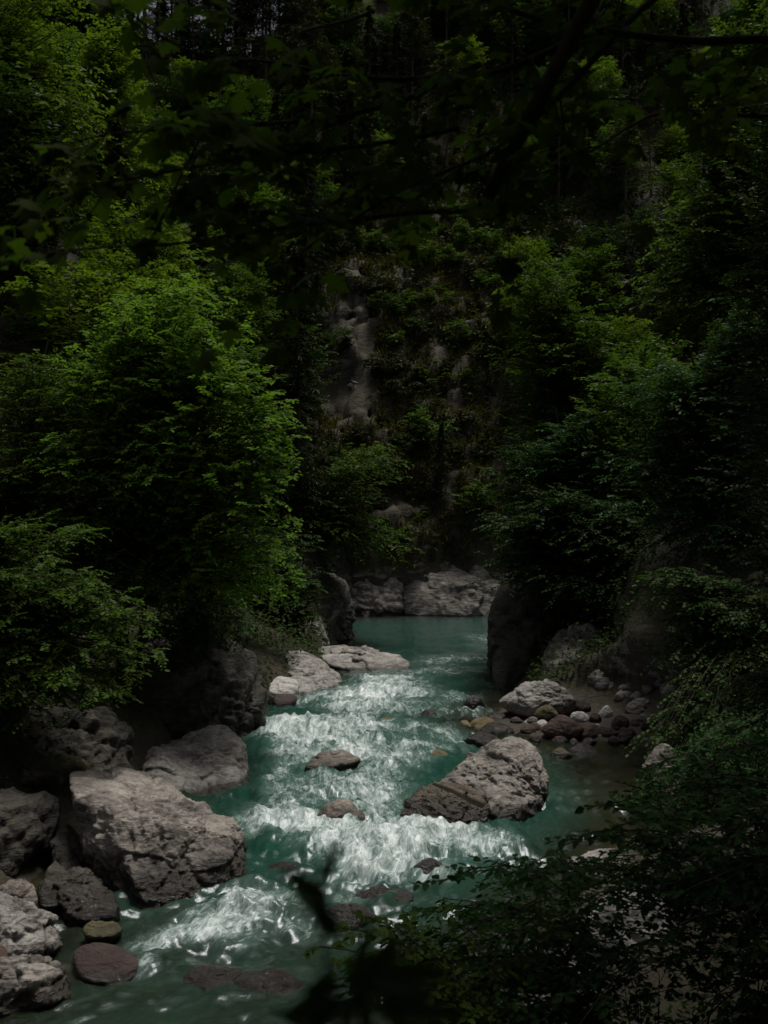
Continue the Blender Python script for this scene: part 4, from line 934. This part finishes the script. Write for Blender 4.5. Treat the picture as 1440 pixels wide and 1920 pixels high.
build_tree('willow_bush', (11.5, 29, landz(11.5, 29)), P(1330, 1120, 28.5), tips_in(R(12), [(1250, 1110, 70, 50, 28.5, 1.6), (1340, 1180, 110, 80, 28, 1.6), (1300, 1260, 90, 60, 27.5, 1.4), (1400, 1300, 80, 120, 27, 1.4), (1300, 1340, 50, 40, 27, 1.2), (1255, 1395, 50, 45, 25.5, 1.1), (1320, 1420, 60, 50, 25, 1.1)], 260),
           'dark_leaf', 512, leaf=.14, width=1.0, nt_=12, nl=9, r0=.09, stems=3, label='dark bush overhanging the right end of the gravel bar', cat='bush')
build_tree('alder_tree', (9.2, 17.5, landz(9.2, 17.5)), P(1470, 500, 17.5), tips_in(R(13), [(1420, 620, 60, 200, 17, 1.6), (1400, 900, 60, 200, 16.5, 1.5), (1430, 1150, 70, 150, 16.5, 1.5), (1440, 300, 70, 200, 17, 1.6), (1380, 1330, 60, 60, 16, 1.2)], 200),
           'dark_leaf', 513, leaf=.11, width=.8, nt_=12, nl=9, r0=.14, label='nearly black leafy tree along the right frame edge', cat='tree')

# ---- forest on the slopes: a few kinds, copied one by one
def proto_broad(seed, name, leafmat, h, rx, leaf, ntips, nt_=10, nl=8):
    rng = R(seed); t = []
    for _ in range(ntips):
        u = rng.normal(size=3); u /= np.linalg.norm(u); rr = rng.uniform(.5, 1) ** .5
        t.append(np.array([0, 0, h * .62]) + u * rr * np.array([rx, rx, h * .38]))
    return build_tree(name, (0, 0, 0), (0, 0, h * .95), np.array(t), leafmat, seed, leaf=leaf, width=rx * .45, nt_=nt_, nl=nl, r0=h * .014, tmpl=LEAF2, twigs=False)
def proto_conifer(seed, name, leafmat, h, rx, low, needle, n, bark='pine_bark', dead=True):
    rng = R(seed); root = empty(name, (0, 0, 0)); g = Geo(); lv = []
    tr_ = np.stack([np.linspace(0, rng.normal() * .02 * h, 12), np.linspace(0, rng.normal() * .02 * h, 12), np.linspace(-.6, h, 12)], 1)
    V, Q = tube(tr_, np.linspace(h * .012, h * .0015, 12), 7); g.add(V, Q)
    for k in range(n):
        f = low + (1 - low) * (k + rng.uniform()) / n; zz = f * h; a = rng.uniform(0, 2 * np.pi)
        shape = (1 - f) ** .8 if name == 'spruce_tree' else math.sin(min(1, (1 - f) * 1.6 + .12) * np.pi * .55)
        ln = rx * max(.12, shape) * rng.uniform(.7, 1.15)
        p0 = np.array([0, 0, zz]); p1 = p0 + ln * np.array([math.cos(a), math.sin(a), -.28 if name == 'spruce_tree' else .12])
        path, tw, lf = spray(rng, p0, p1, .06, ln * .38, 9, 7, needle, .25, start=.15, flat=.15)
        V, Q = tube(path[::2], np.linspace(.03, .008, 5), 3); g.add(V, Q); lv.append(lf)
    if dead:
        for k in range(14):                                    # bare dead branches low on the stem
            f = rng.uniform(.12, max(.2, low)); a = rng.uniform(0, 2 * np.pi); ln = rx * rng.uniform(.2, .5)
            p0 = np.array([0, 0, f * h]); p1 = p0 + ln * np.array([math.cos(a), math.sin(a), rng.uniform(-.2, .3)])
            V, Q = tube(bezier(p0, (p0 + p1) / 2 + [0, 0, .1 * ln], p1, 4), np.linspace(.03, .006, 4), 3); g.add(V, Q)
    link('trunk', g.mesh('trunk', M[bark], True), root)
    pos, d, nz, sz = [np.concatenate(k) for k in zip(*lv)]
    g = Geo(); add_leaves(g, NEEDLE, pos, d, nz, sz, np.clip(rng.beta(2, 2, len(pos)), 0, 1))
    link('crown', g.mesh('crown', M[leafmat], False), root)['kind'] = 'stuff'
    return root
protos = {
    'broad': [proto_broad(601, 'beech_tree', 'mid_leaf', 11, 3.6, .30, 90), proto_broad(602, 'beech_tree', 'lime_leaf', 9, 3.2, .28, 80), proto_broad(603, 'hornbeam_tree', 'dark_leaf', 10, 3.4, .28, 90)],
    'shrub': [proto_broad(611, 'shrub', 'mid_leaf', 2.6, 1.6, .20, 34, 8, 7), proto_broad(612, 'shrub', 'dark_leaf', 2.2, 1.5, .18, 34, 8, 7), proto_broad(613, 'shrub', 'pine', 1.6, 1.5, .18, 30, 8, 7)],
    'spruce': [proto_conifer(621, 'spruce_tree', 'needle', 17, 3.0, .18, .42, 130), proto_conifer(622, 'spruce_tree', 'needle', 13, 2.5, .1, .38, 110)],
    'pine': [proto_conifer(631, 'pine_tree', 'pine', 18, 3.2, .55, .45, 80), proto_conifer(632, 'pine_tree', 'pine', 15, 3.0, .45, .42, 80)],
}
first = {id(o): True for v in protos.values() for o in v}
def sightline(px, py):
    yy = np.arange(38, 165, .5); pt = np.array([P(px, py, v) for v in yy]); below = pt[:, 2] < land(pt[:, 0], pt[:, 1])
    if not below.any(): return None
    return pt[np.argmax(below)]
LAB = {'broad': 'broad-leaved tree', 'shrub': 'small shrub', 'spruce': 'dark spruce', 'pine': 'bare-stemmed pine'}
def where(px, py):
    h = 'low on' if py > 760 else ('half way up' if py > 400 else 'high up on')
    s = 'the left slope' if px < 560 else ('the right slope' if px > 960 else 'the central rocky slope')
    return f'{h} {s}'
planted = []
rng = R(77)
def plant(kind, x, y, px, py, sc, which=None):
    pr = protos[kind][rng.integers(len(protos[kind])) if which is None else which]
    o = pr if first.get(id(pr)) else copy_tree(pr)
    first[id(pr)] = False
    o.location = (x, y, landz(x, y) - .15); o.rotation_euler = (0, 0, rng.uniform(0, 6.28)); s = sc * rng.uniform(.8, 1.2); o.scale = (s, s, s * rng.uniform(.92, 1.12))
    w = where(px, py); tone = {'beech_tree': 'leafy green', 'hornbeam_tree': 'dark green', 'shrub': 'low green', 'spruce_tree': 'dark needled', 'pine_tree': 'thin crowned'}[pr.name.split('.')[0]]
    zc = o.location.z + {'shrub': 1.2, 'broad': 6, 'spruce': 8, 'pine': 11}[kind] * sc
    noun = LAB[kind].replace('dark ', '').replace('small ', '').replace('bare-stemmed ', '').replace('broad-leaved ', '')
    tag(o, None, 'shrub' if kind == 'shrub' else 'tree', f'{LAB[kind]}s {w}')
    planted.append((o, f'{tone} {noun}', 720 + x * F / y, 960 - (zc - H) * F / y))
    return o
placed = []
def try_plant(kind, px, py, sc, mind, which=None):
    p = sightline(px, py)
    if p is None: return False
    for (qx, qy, md) in placed:
        if (qx - p[0]) ** 2 + (qy - p[1]) ** 2 < (.5 * (md + mind)) ** 2: return False
    placed.append((p[0], p[1], mind)); plant(kind, p[0], p[1], px, py, sc, which); return True
def corridor(px, py):        # the open rocky slope above the pool
    return 590 < px < 975 and 440 < py < 1150
n = 0
for _ in range(2500):
    px, py = rng.uniform(-120, 1560), rng.uniform(20, 1050)
    if corridor(px, py): continue
    if py < 420 and 560 < px: kind = ['pine', 'spruce', 'broad', 'shrub'][rng.choice(4, p=[.25, .2, .43, .12])]
    elif py < 250: kind = ['pine', 'spruce', 'broad'][rng.choice(3, p=[.22, .2, .58])]
    elif px > 900: kind = ['broad', 'spruce', 'shrub', 'pine'][rng.choice(4, p=[.45, .2, .25, .1])]
    else: kind = ['broad', 'spruce', 'shrub'][rng.choice(3, p=[.55, .2, .25])]
    if 190 < px < 540 and py < 150: kind = 'pine'
    n += try_plant(kind, px, py, .85 if kind != 'shrub' else 1.0, 1.7 if kind == 'shrub' else 3.0)
    if n > 270: break
# ridge pines against the sky, upper left
for _ in range(260):
    x, y = rng.uniform(-42, -8), rng.uniform(88, 112)
    zz = landz(x, y); px, py = 720 + x * F / y, 960 - (zz - H) * F / y
    if any((x - a) ** 2 + (y - b_) ** 2 < 2.0 ** 2 for a, b_, _m in placed): continue
    placed.append((x, y, 2.0)); plant('pine', x, y, px, 100, 1.0)
for _ in range(800):                     # and on to the top of the right hand side
    x, y = rng.uniform(-6, 62), rng.uniform(96, 150)
    zz = landz(x, y); px, py = 720 + x * F / y, 960 - (zz - H) * F / y
    if py > 240 or not -60 < px < 1560 or any((x - a) ** 2 + (y - b_) ** 2 < 3.6 ** 2 for a, b_, _m in placed): continue
    placed.append((x, y, 3.0)); plant(['pine', 'spruce', 'broad'][rng.choice(3, p=[.3, .3, .4])], x, y, px, py, 1.0)
    if len(placed) > 640: break
# shrubs and a few young conifers on the rocky slope
for _ in range(600):
    px, py = rng.uniform(560, 980), rng.uniform(430, 1080)
    if 635 < px < 705 and 570 < py < 800: continue
    kind = 'shrub' if rng.random() < .9 else 'spruce'
    try_plant(kind, px, py, rng.uniform(.4, 1.25) if kind == 'shrub' else rng.uniform(.25, .5), 1.5)

name_by_landmark(planted, [(80, 80, 'the tall yellow-green corner tree'), (215, 220, 'the slim yellow-green tree'), (330, 30, 'the bright sky gap'), (460, 60, 'the skyline trunks'), (330, 640, 'the bright rounded crown'),
    (90, 700, 'the shaded tree at left'), (60, 450, 'the lowest maple twig'), (680, 900, 'the tree leaning over the pool'), (670, 660, 'the tall pale rock rib'), (790, 675, 'the grey rock face'),
    (850, 820, 'the broad dark rock face'), (925, 760, 'the ragged rock step'), (630, 815, 'the small pale hollow rock'), (1100, 200, 'the grey crag'), (1175, 425, 'the pale stone under the pines'), (825, 1030, 'the rock bulge'),
    (845, 965, 'the narrow rock nose'), (1130, 580, 'the rubbly rock ground'), (600, 600, 'the shaded rock hump'), (730, 865, 'the mossy rock bump'), (1010, 560, 'the feathery tree'), (990, 900, 'the layered dark tree'),
    (1330, 430, 'the tall tree at right'), (1300, 850, 'the dark tree at right'), (760, 100, 'the middle maple twigs'), (940, 160, 'the thick maple branch'), (1200, 60, 'the topmost maple branch'), (560, 300, 'the left maple twigs'), (780, 480, 'the slanting maple branch'),
    (1420, 100, 'the upper right corner'), (-60, 700, 'the left picture edge'), (1500, 700, 'the right picture edge'), (500, 1000, 'the dark wall tree'), (620, 420, 'the low maple bough')])

# rough grass on the ledges of the slope
G = 62000
px, py = rng.uniform(480, 1120, 1), None
x = rng.uniform(-14, 18, G); y = rng.uniform(64, 112, G); Dg = river_dist(x, y); ok = Dg > .8; x, y = x[ok], y[ok]
pn = perlin(np.stack([x * .35, y * .35, 0 * x], 1)); ok = pn > -.22; x, y = x[ok], y[ok]
zz = land(x, y); gx_, gy_ = 720 + x * F / y, 960 - (zz - H) * F / y
ok = ~((np.abs(gx_ - 668) < 36) & (np.abs(gy_ - 680) < 120)); x, y = x[ok], y[ok]
base = surface(x, y)[0]
pos = np.repeat(base, 4, 0) + rng.normal(size=(len(base) * 4, 3)) * [.12, .12, .05]
d = rng.normal(size=pos.shape) * .7 + [0, -.75, .35]; nz = rng.normal(size=pos.shape) + [0, -1, .6]
g = Geo(); add_leaves(g, NEEDLE, pos, d, nz, rng.uniform(.3, .75, len(pos)), rng.random(len(pos)))
tag(link('slope_grass', g.mesh('slope_grass', M['grass'])), 'dry yellowish grass hanging on the ledges of the rocky slope', 'grass', kind='stuff')

# leafy undergrowth that covers both banks
pts, szs = [], []
for (lo, hi, n_, lf) in (((-14, 12), (-3.2, 34), 26000, .12), ((-24, 32), (-2, 64), 50000, .19), ((5, 20), (16, 40), 30000, .12), ((1.2, 10), (9, 26), 5000, .085), ((4, 36), (28, 70), 46000, .19), ((-46, 64), (-6, 112), 26000, .3), ((7, 68), (48, 125), 44000, .32), ((0, 75), (98, 155), 36000, .42)):
    q = rng.uniform(lo, hi, (n_, 2)); D_ = river_dist(q[:, 0], q[:, 1])
    cl = fbm(np.stack([q[:, 0] * .45, q[:, 1] * .45, 0 * q[:, 0] + 6], 1), 3)
    q3 = surface(q[:, 0], q[:, 1])[0]
    ppx = 720 + q3[:, 0] * F / q3[:, 1]; ppy = 960 - (q3[:, 2] - H) * F / q3[:, 1]
    rib = (q3[:, 1] > 60) & (np.abs(ppx - 668 - 12 * np.sin(ppy * .03)) < 34) & (np.abs(ppy - 680) < 120)
    open_ = (q3[:, 1] > 60) & (ppx > 600) & (ppx < 960) & (ppy > 440)
    ok = (D_ > np.where((q[:, 0] < -2) & (q[:, 1] > 29), .35, .9) + .5 * cl) & (cl > -.6) & ~rib & ~(open_ & (cl < -.18)) & ((np.exp(-((q[:, 0] - 6.2) / 3.0) ** 2 - ((q[:, 1] - 32.6) / 3.0) ** 2) < .3)) & ~((np.abs(q[:, 0] - 3.4) < 1.3) & (np.abs(q[:, 1] - 14.6) < 1.9)) & ~((q[:, 1] < 26) & (q[:, 0] < -2.4) & (q[:, 0] > -5.0))
    q3 = q3[ok]; q3[:, 2] += np.abs(rng.normal(size=len(q3))) * .30 * (1 + np.clip(cl[ok], 0, 1) * 2.2) * (lf / .15) + .05
    pts.append(q3); szs.append(lf * rng.uniform(.6, 1.25, len(q3)))
pos, sz = np.concatenate(pts), np.concatenate(szs)
g = Geo(); add_leaves(g, LEAF2, pos, rng.normal(size=pos.shape) * [1, 1, .35], np.array([0, -.35, 1]) + rng.normal(size=pos.shape) * .35, sz, np.clip(rng.beta(2, 2, len(pos)) + .3 * perlin(pos * .3), 0, 1))
tag(link('undergrowth', g.mesh('undergrowth', M['undergrowth'])), 'dark leafy undergrowth covering the banks and slopes', 'undergrowth', kind='stuff')

# ------------------------------------------------------------------ near bank: bush in front of the pale rocks
def bush_from(name, base, tips, leafmat, seed, leaf, width, nt_, nl, label, hero=300, r0=.03, stems=1, cat='bush', rise=.1):
    return build_tree(name, base, np.asarray(base) + [.1, .05, 1.2], tips, leafmat, seed, leaf=leaf, width=width, nt_=nt_, nl=nl, r0=r0, rise=rise, lowest=.1, hero=hero, label=label, cat=cat, droop=.15, stems=stems)
def edge_tips(rng, n, Y0, Y1):
    out = []
    while len(out) < n:
        px, py = rng.uniform(640, 1500), rng.uniform(1390, 1990)
        lim = np.interp(px, [640, 760, 850, 950, 1050, 1150, 1250, 1330, 1440], [1800, 1690, 1620, 1570, 1540, 1480, 1400, 1350, 1330])
        if py < lim + 15: continue
        pale = ((px - 1180) / 150) ** 2 + ((py - 1800) / 130) ** 2 < 1
        if pale and rng.random() < .95: continue
        out.append(P(px, py, rng.uniform(Y0, Y1)))
    return np.array(out)
allt = edge_tips(R(31), 225, 7.5, 11.5)
ppx = 720 + allt[:, 0] * F / allt[:, 1]
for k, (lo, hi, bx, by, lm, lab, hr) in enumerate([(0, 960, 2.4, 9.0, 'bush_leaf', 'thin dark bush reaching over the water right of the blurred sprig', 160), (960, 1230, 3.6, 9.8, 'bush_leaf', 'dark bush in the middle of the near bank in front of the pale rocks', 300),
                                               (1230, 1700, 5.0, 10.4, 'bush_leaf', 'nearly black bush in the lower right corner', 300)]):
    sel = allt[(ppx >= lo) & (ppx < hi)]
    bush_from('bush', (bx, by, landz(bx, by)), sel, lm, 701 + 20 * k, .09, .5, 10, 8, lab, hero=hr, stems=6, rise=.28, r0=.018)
shore = []
rg = R(33)
while len(shore) < 180:
    px, py = rg.uniform(1170, 1520), rg.uniform(1330, 1640)
    if py > np.interp(px, [1170, 1250, 1440], [1490, 1420, 1330]): shore.append(P(px, py, rg.uniform(19, 23.5)))
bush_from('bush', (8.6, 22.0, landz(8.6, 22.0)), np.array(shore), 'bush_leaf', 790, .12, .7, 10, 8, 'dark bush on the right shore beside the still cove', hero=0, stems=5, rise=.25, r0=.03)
sp = [P(*q) for q in [(600, 1775, 7.6), (640, 1740, 7.8), (690, 1720, 8), (740, 1735, 8), (660, 1800, 7.5), (720, 1790, 7.6), (780, 1760, 8), (620, 1840, 7.3), (700, 1850, 7.3), (800, 1820, 7.6), (760, 1880, 7.2), (850, 1700, 8.4)]]
bush_from('sapling', (1.0, 7.4, landz(1.0, 7.4)), np.array(sp), 'mid_leaf', 702, .085, .35, 9, 8, 'lighter leafy sapling between the stream and the large dark bush', hero=120, cat='sapling', rise=.2)

# ------------------------------------------------------------------ the maple that hangs over the view
mb = np.array([4.6, 1.2, landz(4.6, 1.2)])
maple = empty('maple_tree', mb)
tag(maple, 'dark maple whose lobed leaves and branches hang across the top of the view', 'tree')
trunk_path = spline([mb - [0, 0, .5], mb + [.1, .1, 2.5], mb + [-.1, .3, 5], mb + [-.3, .4, 8], mb + [-.4, .5, 11]], 20)
g = Geo(); V, Q = tube(trunk_path, np.linspace(.22, .09, 20), 10); g.add(V, Q)
link('trunk', g.mesh('trunk', M['bark'], True, mb), maple)
BR = [  # branches seen in the photograph: (px, py, distance) along them, thickness at both ends
    ([(1560, 75, 4.6), (1440, 72, 4.5), (1300, 78, 4.4), (1160, 62, 4.3), (1040, 45, 4.3), (930, 15, 4.3), (820, -40, 4.3)], .024, .009),
    ([(1300, -60, 4.6), (1210, 5, 4.5), (1130, 90, 4.4), (1060, 170, 4.3), (960, 265, 4.2), (880, 305, 4.2), (760, 350, 4.2), (640, 420, 4.1), (540, 485, 4.1)], .019, .003),
    ([(1500, 150, 5.0), (1330, 175, 4.9), (1200, 190, 4.8), (1100, 185, 4.8)], .012, .004),
    ([(1480, 215, 5.0), (1320, 215, 4.9), (1230, 210, 4.9), (1180, 240, 4.8), (1100, 290, 4.8), (1000, 330, 4.7)], .012, .004),
    ([(1100, 60, 4.4), (960, 130, 4.2), (800, 150, 4.0), (640, 150, 3.9), (500, 110, 3.8), (380, 118, 3.7), (300, 70, 3.6), (235, 18, 3.6)], .016, .004),
    ([(900, 120, 4.2), (760, 190, 4.0), (620, 225, 3.9), (480, 235, 3.8), (330, 240, 3.6), (200, 250, 3.5), (130, 268, 3.4)], .014, .003),
    ([(860, 240, 4.2), (700, 270, 4.0), (560, 290, 3.8), (420, 305, 3.7), (280, 325, 3.6), (180, 345, 3.5)], .012, .003),
    ([(900, 395, 4.3), (760, 400, 4.1), (600, 420, 4.0), (450, 440, 3.9), (300, 455, 3.8), (160, 470, 3.7), (30, 480, 3.6)], .012, .003),
    ([(380, 250, 3.7), (345, 310, 3.7), (310, 380, 3.7), (285, 430, 3.7)], .005, .002),
    ([(700, 20, 4.0), (560, 60, 3.9), (520, 105, 3.9), (470, 60, 3.8), (430, 20, 3.8)], .008, .003),
    ([(1050, 180, 4.3), (1060, 260, 4.3), (1110, 300, 4.3), (1130, 340, 4.3)], .006, .002),
    ([(960, 265, 4.2), (950, 380, 4.2), (955, 470, 4.2)], .006, .002),
]
g_paths = []
for pts, ra, rb in BR:
    path = spline([P(*q) for q in pts], 26); path += .012 * np.stack([perlin(path * 3), perlin(path * 3 + 20), perlin(path * 3 + 50)], 1)
    g = Geo(); V, Q = tube(path, np.linspace(ra, rb, 26), 7); g.add(V, Q)
    link('branch', g.mesh('branch', M['bark'], True, mb), maple); g_paths.append(path)
# limbs above the frame that tie these branches to the trunk
for k, path in enumerate(g_paths[:4] + g_paths[7:8]):
    g = Geo(); t0 = trunk_path[8 + k * 2]
    V, Q = tube(bezier(t0, (t0 + path[0]) / 2 + [0, 0, .5], path[0], 10), np.linspace(.06, .03, 10), 7); g.add(V, Q)
    link('branch', g.mesh('branch', M['bark'], True, mb), maple)
rng = R(88)
pos, dirs, nz, sz, twg = [], [], [], [], []
dens = [3.2, 3.6, 3.0, 3.0, 3.2, 3.4, 3.2, 2.6, 2, 2.6, 2, 1.2]
for path, dn in zip(g_paths, dens):
    L = np.linalg.norm(np.diff(path, axis=0), axis=1).sum()
    for _ in range(int(L * dn * 2.7) + 1):
        i = int(rng.integers(3, 26)); p0 = path[i]; tan = path[min(25, i + 1)] - path[i - 1]; tan /= np.linalg.norm(tan)
        dr = tan * .7 + rng.normal(size=3) * np.array([.5, .5, .35]) + [0, 0, -.12]; dr /= np.linalg.norm(dr)
        ln = rng.uniform(.10, .48)
        tip = p0 + dr * ln; twg.append((p0, tip))
        for j in range(int(1 + ln / .13)):
            q0 = p0 + dr * ln * (1 - j * .32)
            lat = np.cross(dr, [0, 0, 1]); lat /= np.linalg.norm(lat) + 1e-6
            for sd_ in ((1, -1) if j else (1, -1, 0)):
                dd = dr * (.5 if sd_ else 1) + lat * sd_ * .8 + rng.normal(size=3) * .25 + [0, 0, -.35]
                pos.append(q0); dirs.append(dd); nz.append(np.array([0, -.25, 1]) + rng.normal(size=3) * .38); sz.append(rng.uniform(.068, .112))
    i = 25; tan = path[25] - path[22]; tan /= np.linalg.norm(tan)      # the terminal leaves
    for a_ in (-.9, 0, .9, .4):
        lat = np.cross(tan, [0, 0, 1]); pos.append(path[25]); dirs.append(tan + lat * a_ + rng.normal(size=3) * .1 + [0, 0, -.25]); nz.append(np.array([0, -.5, 1]) + rng.normal(size=3) * .2); sz.append(.10)
g = Geo(); tri_twigs(g, np.array([a for a, _ in twg]), np.array([b_ for _, b_ in twg]), .004)
link('twig', g.mesh('twig', M['bark'], False, mb), maple)['kind'] = 'stuff'
pos, dirs, nz, sz = np.array(pos), np.array(dirs), np.array(nz), np.array(sz)
tint = rng.random(len(pos))
o = rng.permutation(len(pos)); one, rest = o[:300], o[300:]
for t_ in range(3):
    s = one[t_::3]; single_leaves(maple, mb, MAPLE[t_], pos[s], dirs[s], nz[s], sz[s], tint[s], M['maple'])
g = Geo()
for t_ in range(3):
    s = rest[t_::3]; add_leaves(g, MAPLE[t_], pos[s], dirs[s], nz[s], sz[s], tint[s])
# unseen crown leaf masses added over camera and near bank to shade them
for (lo, hi, n_) in (((-4.5, -4, 9.6), (8, 5.0, 12.5), 9000), ((-2, 4.5, 10.6), (10, 11, 17), 8000), ((1.5, 10, 13), (13, 17.5, 20), 9000)):
    q = rng.uniform(lo, hi, (n_, 3)); q = q[(q[:, 0] > -.6) | (q[:, 1] < 1.2) | (rng.random(n_) < .08)]; q = q[q[:, 2] > H + .60 * np.maximum(q[:, 1], 0) + .5]
    dd = rng.normal(size=q.shape) * [1, 1, .4]; nn = np.array([0, 0, 1]) + rng.normal(size=q.shape) * .4
    for t_ in range(3): add_leaves(g, MAPLE[t_], q[t_::3], dd[t_::3], nn[t_::3], rng.uniform(.15, .24, len(q[t_::3])), rng.random(len(q[t_::3])))
link('crown', g.mesh('crown', M['maple'], False, mb), maple)['kind'] = 'stuff'

# ------------------------------------------------------------------ out-of-focus sprig right in front
sb = np.array([.03, 1.0, landz(.03, 1.0)])
sprig = empty('sprig', sb); tag(sprig, 'blurred black sprig with leaves close to the lens at the bottom', 'plant')
Yn = .85
stem = spline([sb - [0, 0, .05], P(640, 2300, Yn), P(660, 1900, Yn), P(625, 1720, Yn), P(600, 1650, Yn)], 20)
g = Geo(); V, Q = tube(stem, np.linspace(.005, .0022, 20), 6); g.add(V, Q); link('stem', g.mesh('stem', M['bark'], True, sb), sprig)
stem2 = spline([P(655, 1900, Yn), P(720, 1800, Yn), P(790, 1770, Yn)], 8)
g = Geo(); V, Q = tube(stem2, np.linspace(.004, .002, 8), 6); g.add(V, Q); link('stem', g.mesh('stem', M['bark'], True, sb), sprig)
lvs = [((612, 1690), (525, 1625), .6), ((622, 1720), (545, 1640), .8), ((600, 1655), (632, 1578), .35), ((640, 1760), (580, 1690), .8), ((660, 1880), (520, 1915), .7), ((660, 1850), (560, 1850), .8),
       ((680, 1850), (760, 1740), .9), ((700, 1820), (860, 1830), .9), ((690, 1880), (850, 1910), 1), ((660, 1900), (640, 2010), 1), ((665, 1840), (690, 1740), .8), ((720, 1800), (800, 1900), 1), ((650, 1790), (700, 1860), 1), ((640, 1800), (560, 1900), .8)]
rg = R(55)
lvs += [((a_[0] + rg.uniform(-25, 25), a_[1] + rg.uniform(-20, 30)), (b_[0] + rg.uniform(-45, 45), b_[1] + rg.uniform(-30, 40)), wd * .8) for a_, b_, wd in lvs[4:]]
lvs += [((680, 1850), (a1, b1), .8) for a1, b1 in ((770, 1800), (830, 1870), (740, 1930), (600, 1930), (690, 1960), (560, 1960), (790, 1960))]
for k, (a_, b_, wd) in enumerate(lvs):
    p, q = P(*a_, Yn), P(*b_, Yn * (1 + .05 * math.sin(k * 2.1)))
    d = q - p; sz1 = np.linalg.norm(d); n_ = np.array([.3 * math.sin(k), -1, .4])
    R_ = frames(d[None], n_[None])[0]; V, Qf, T = LEAF4
    V = V * np.array([1, wd * (.9 if k < 5 else .42), 1])
    o = link('leaf', npmesh('leaf', V, Qf, None, M['dark_leaf'], False, np.full(2, .3)), sprig)
    mt = np.eye(4); mt[:3, :3] = R_ * sz1; mt[:3, 3] = p - sb; o.matrix_local = Matrix(mt.tolist())
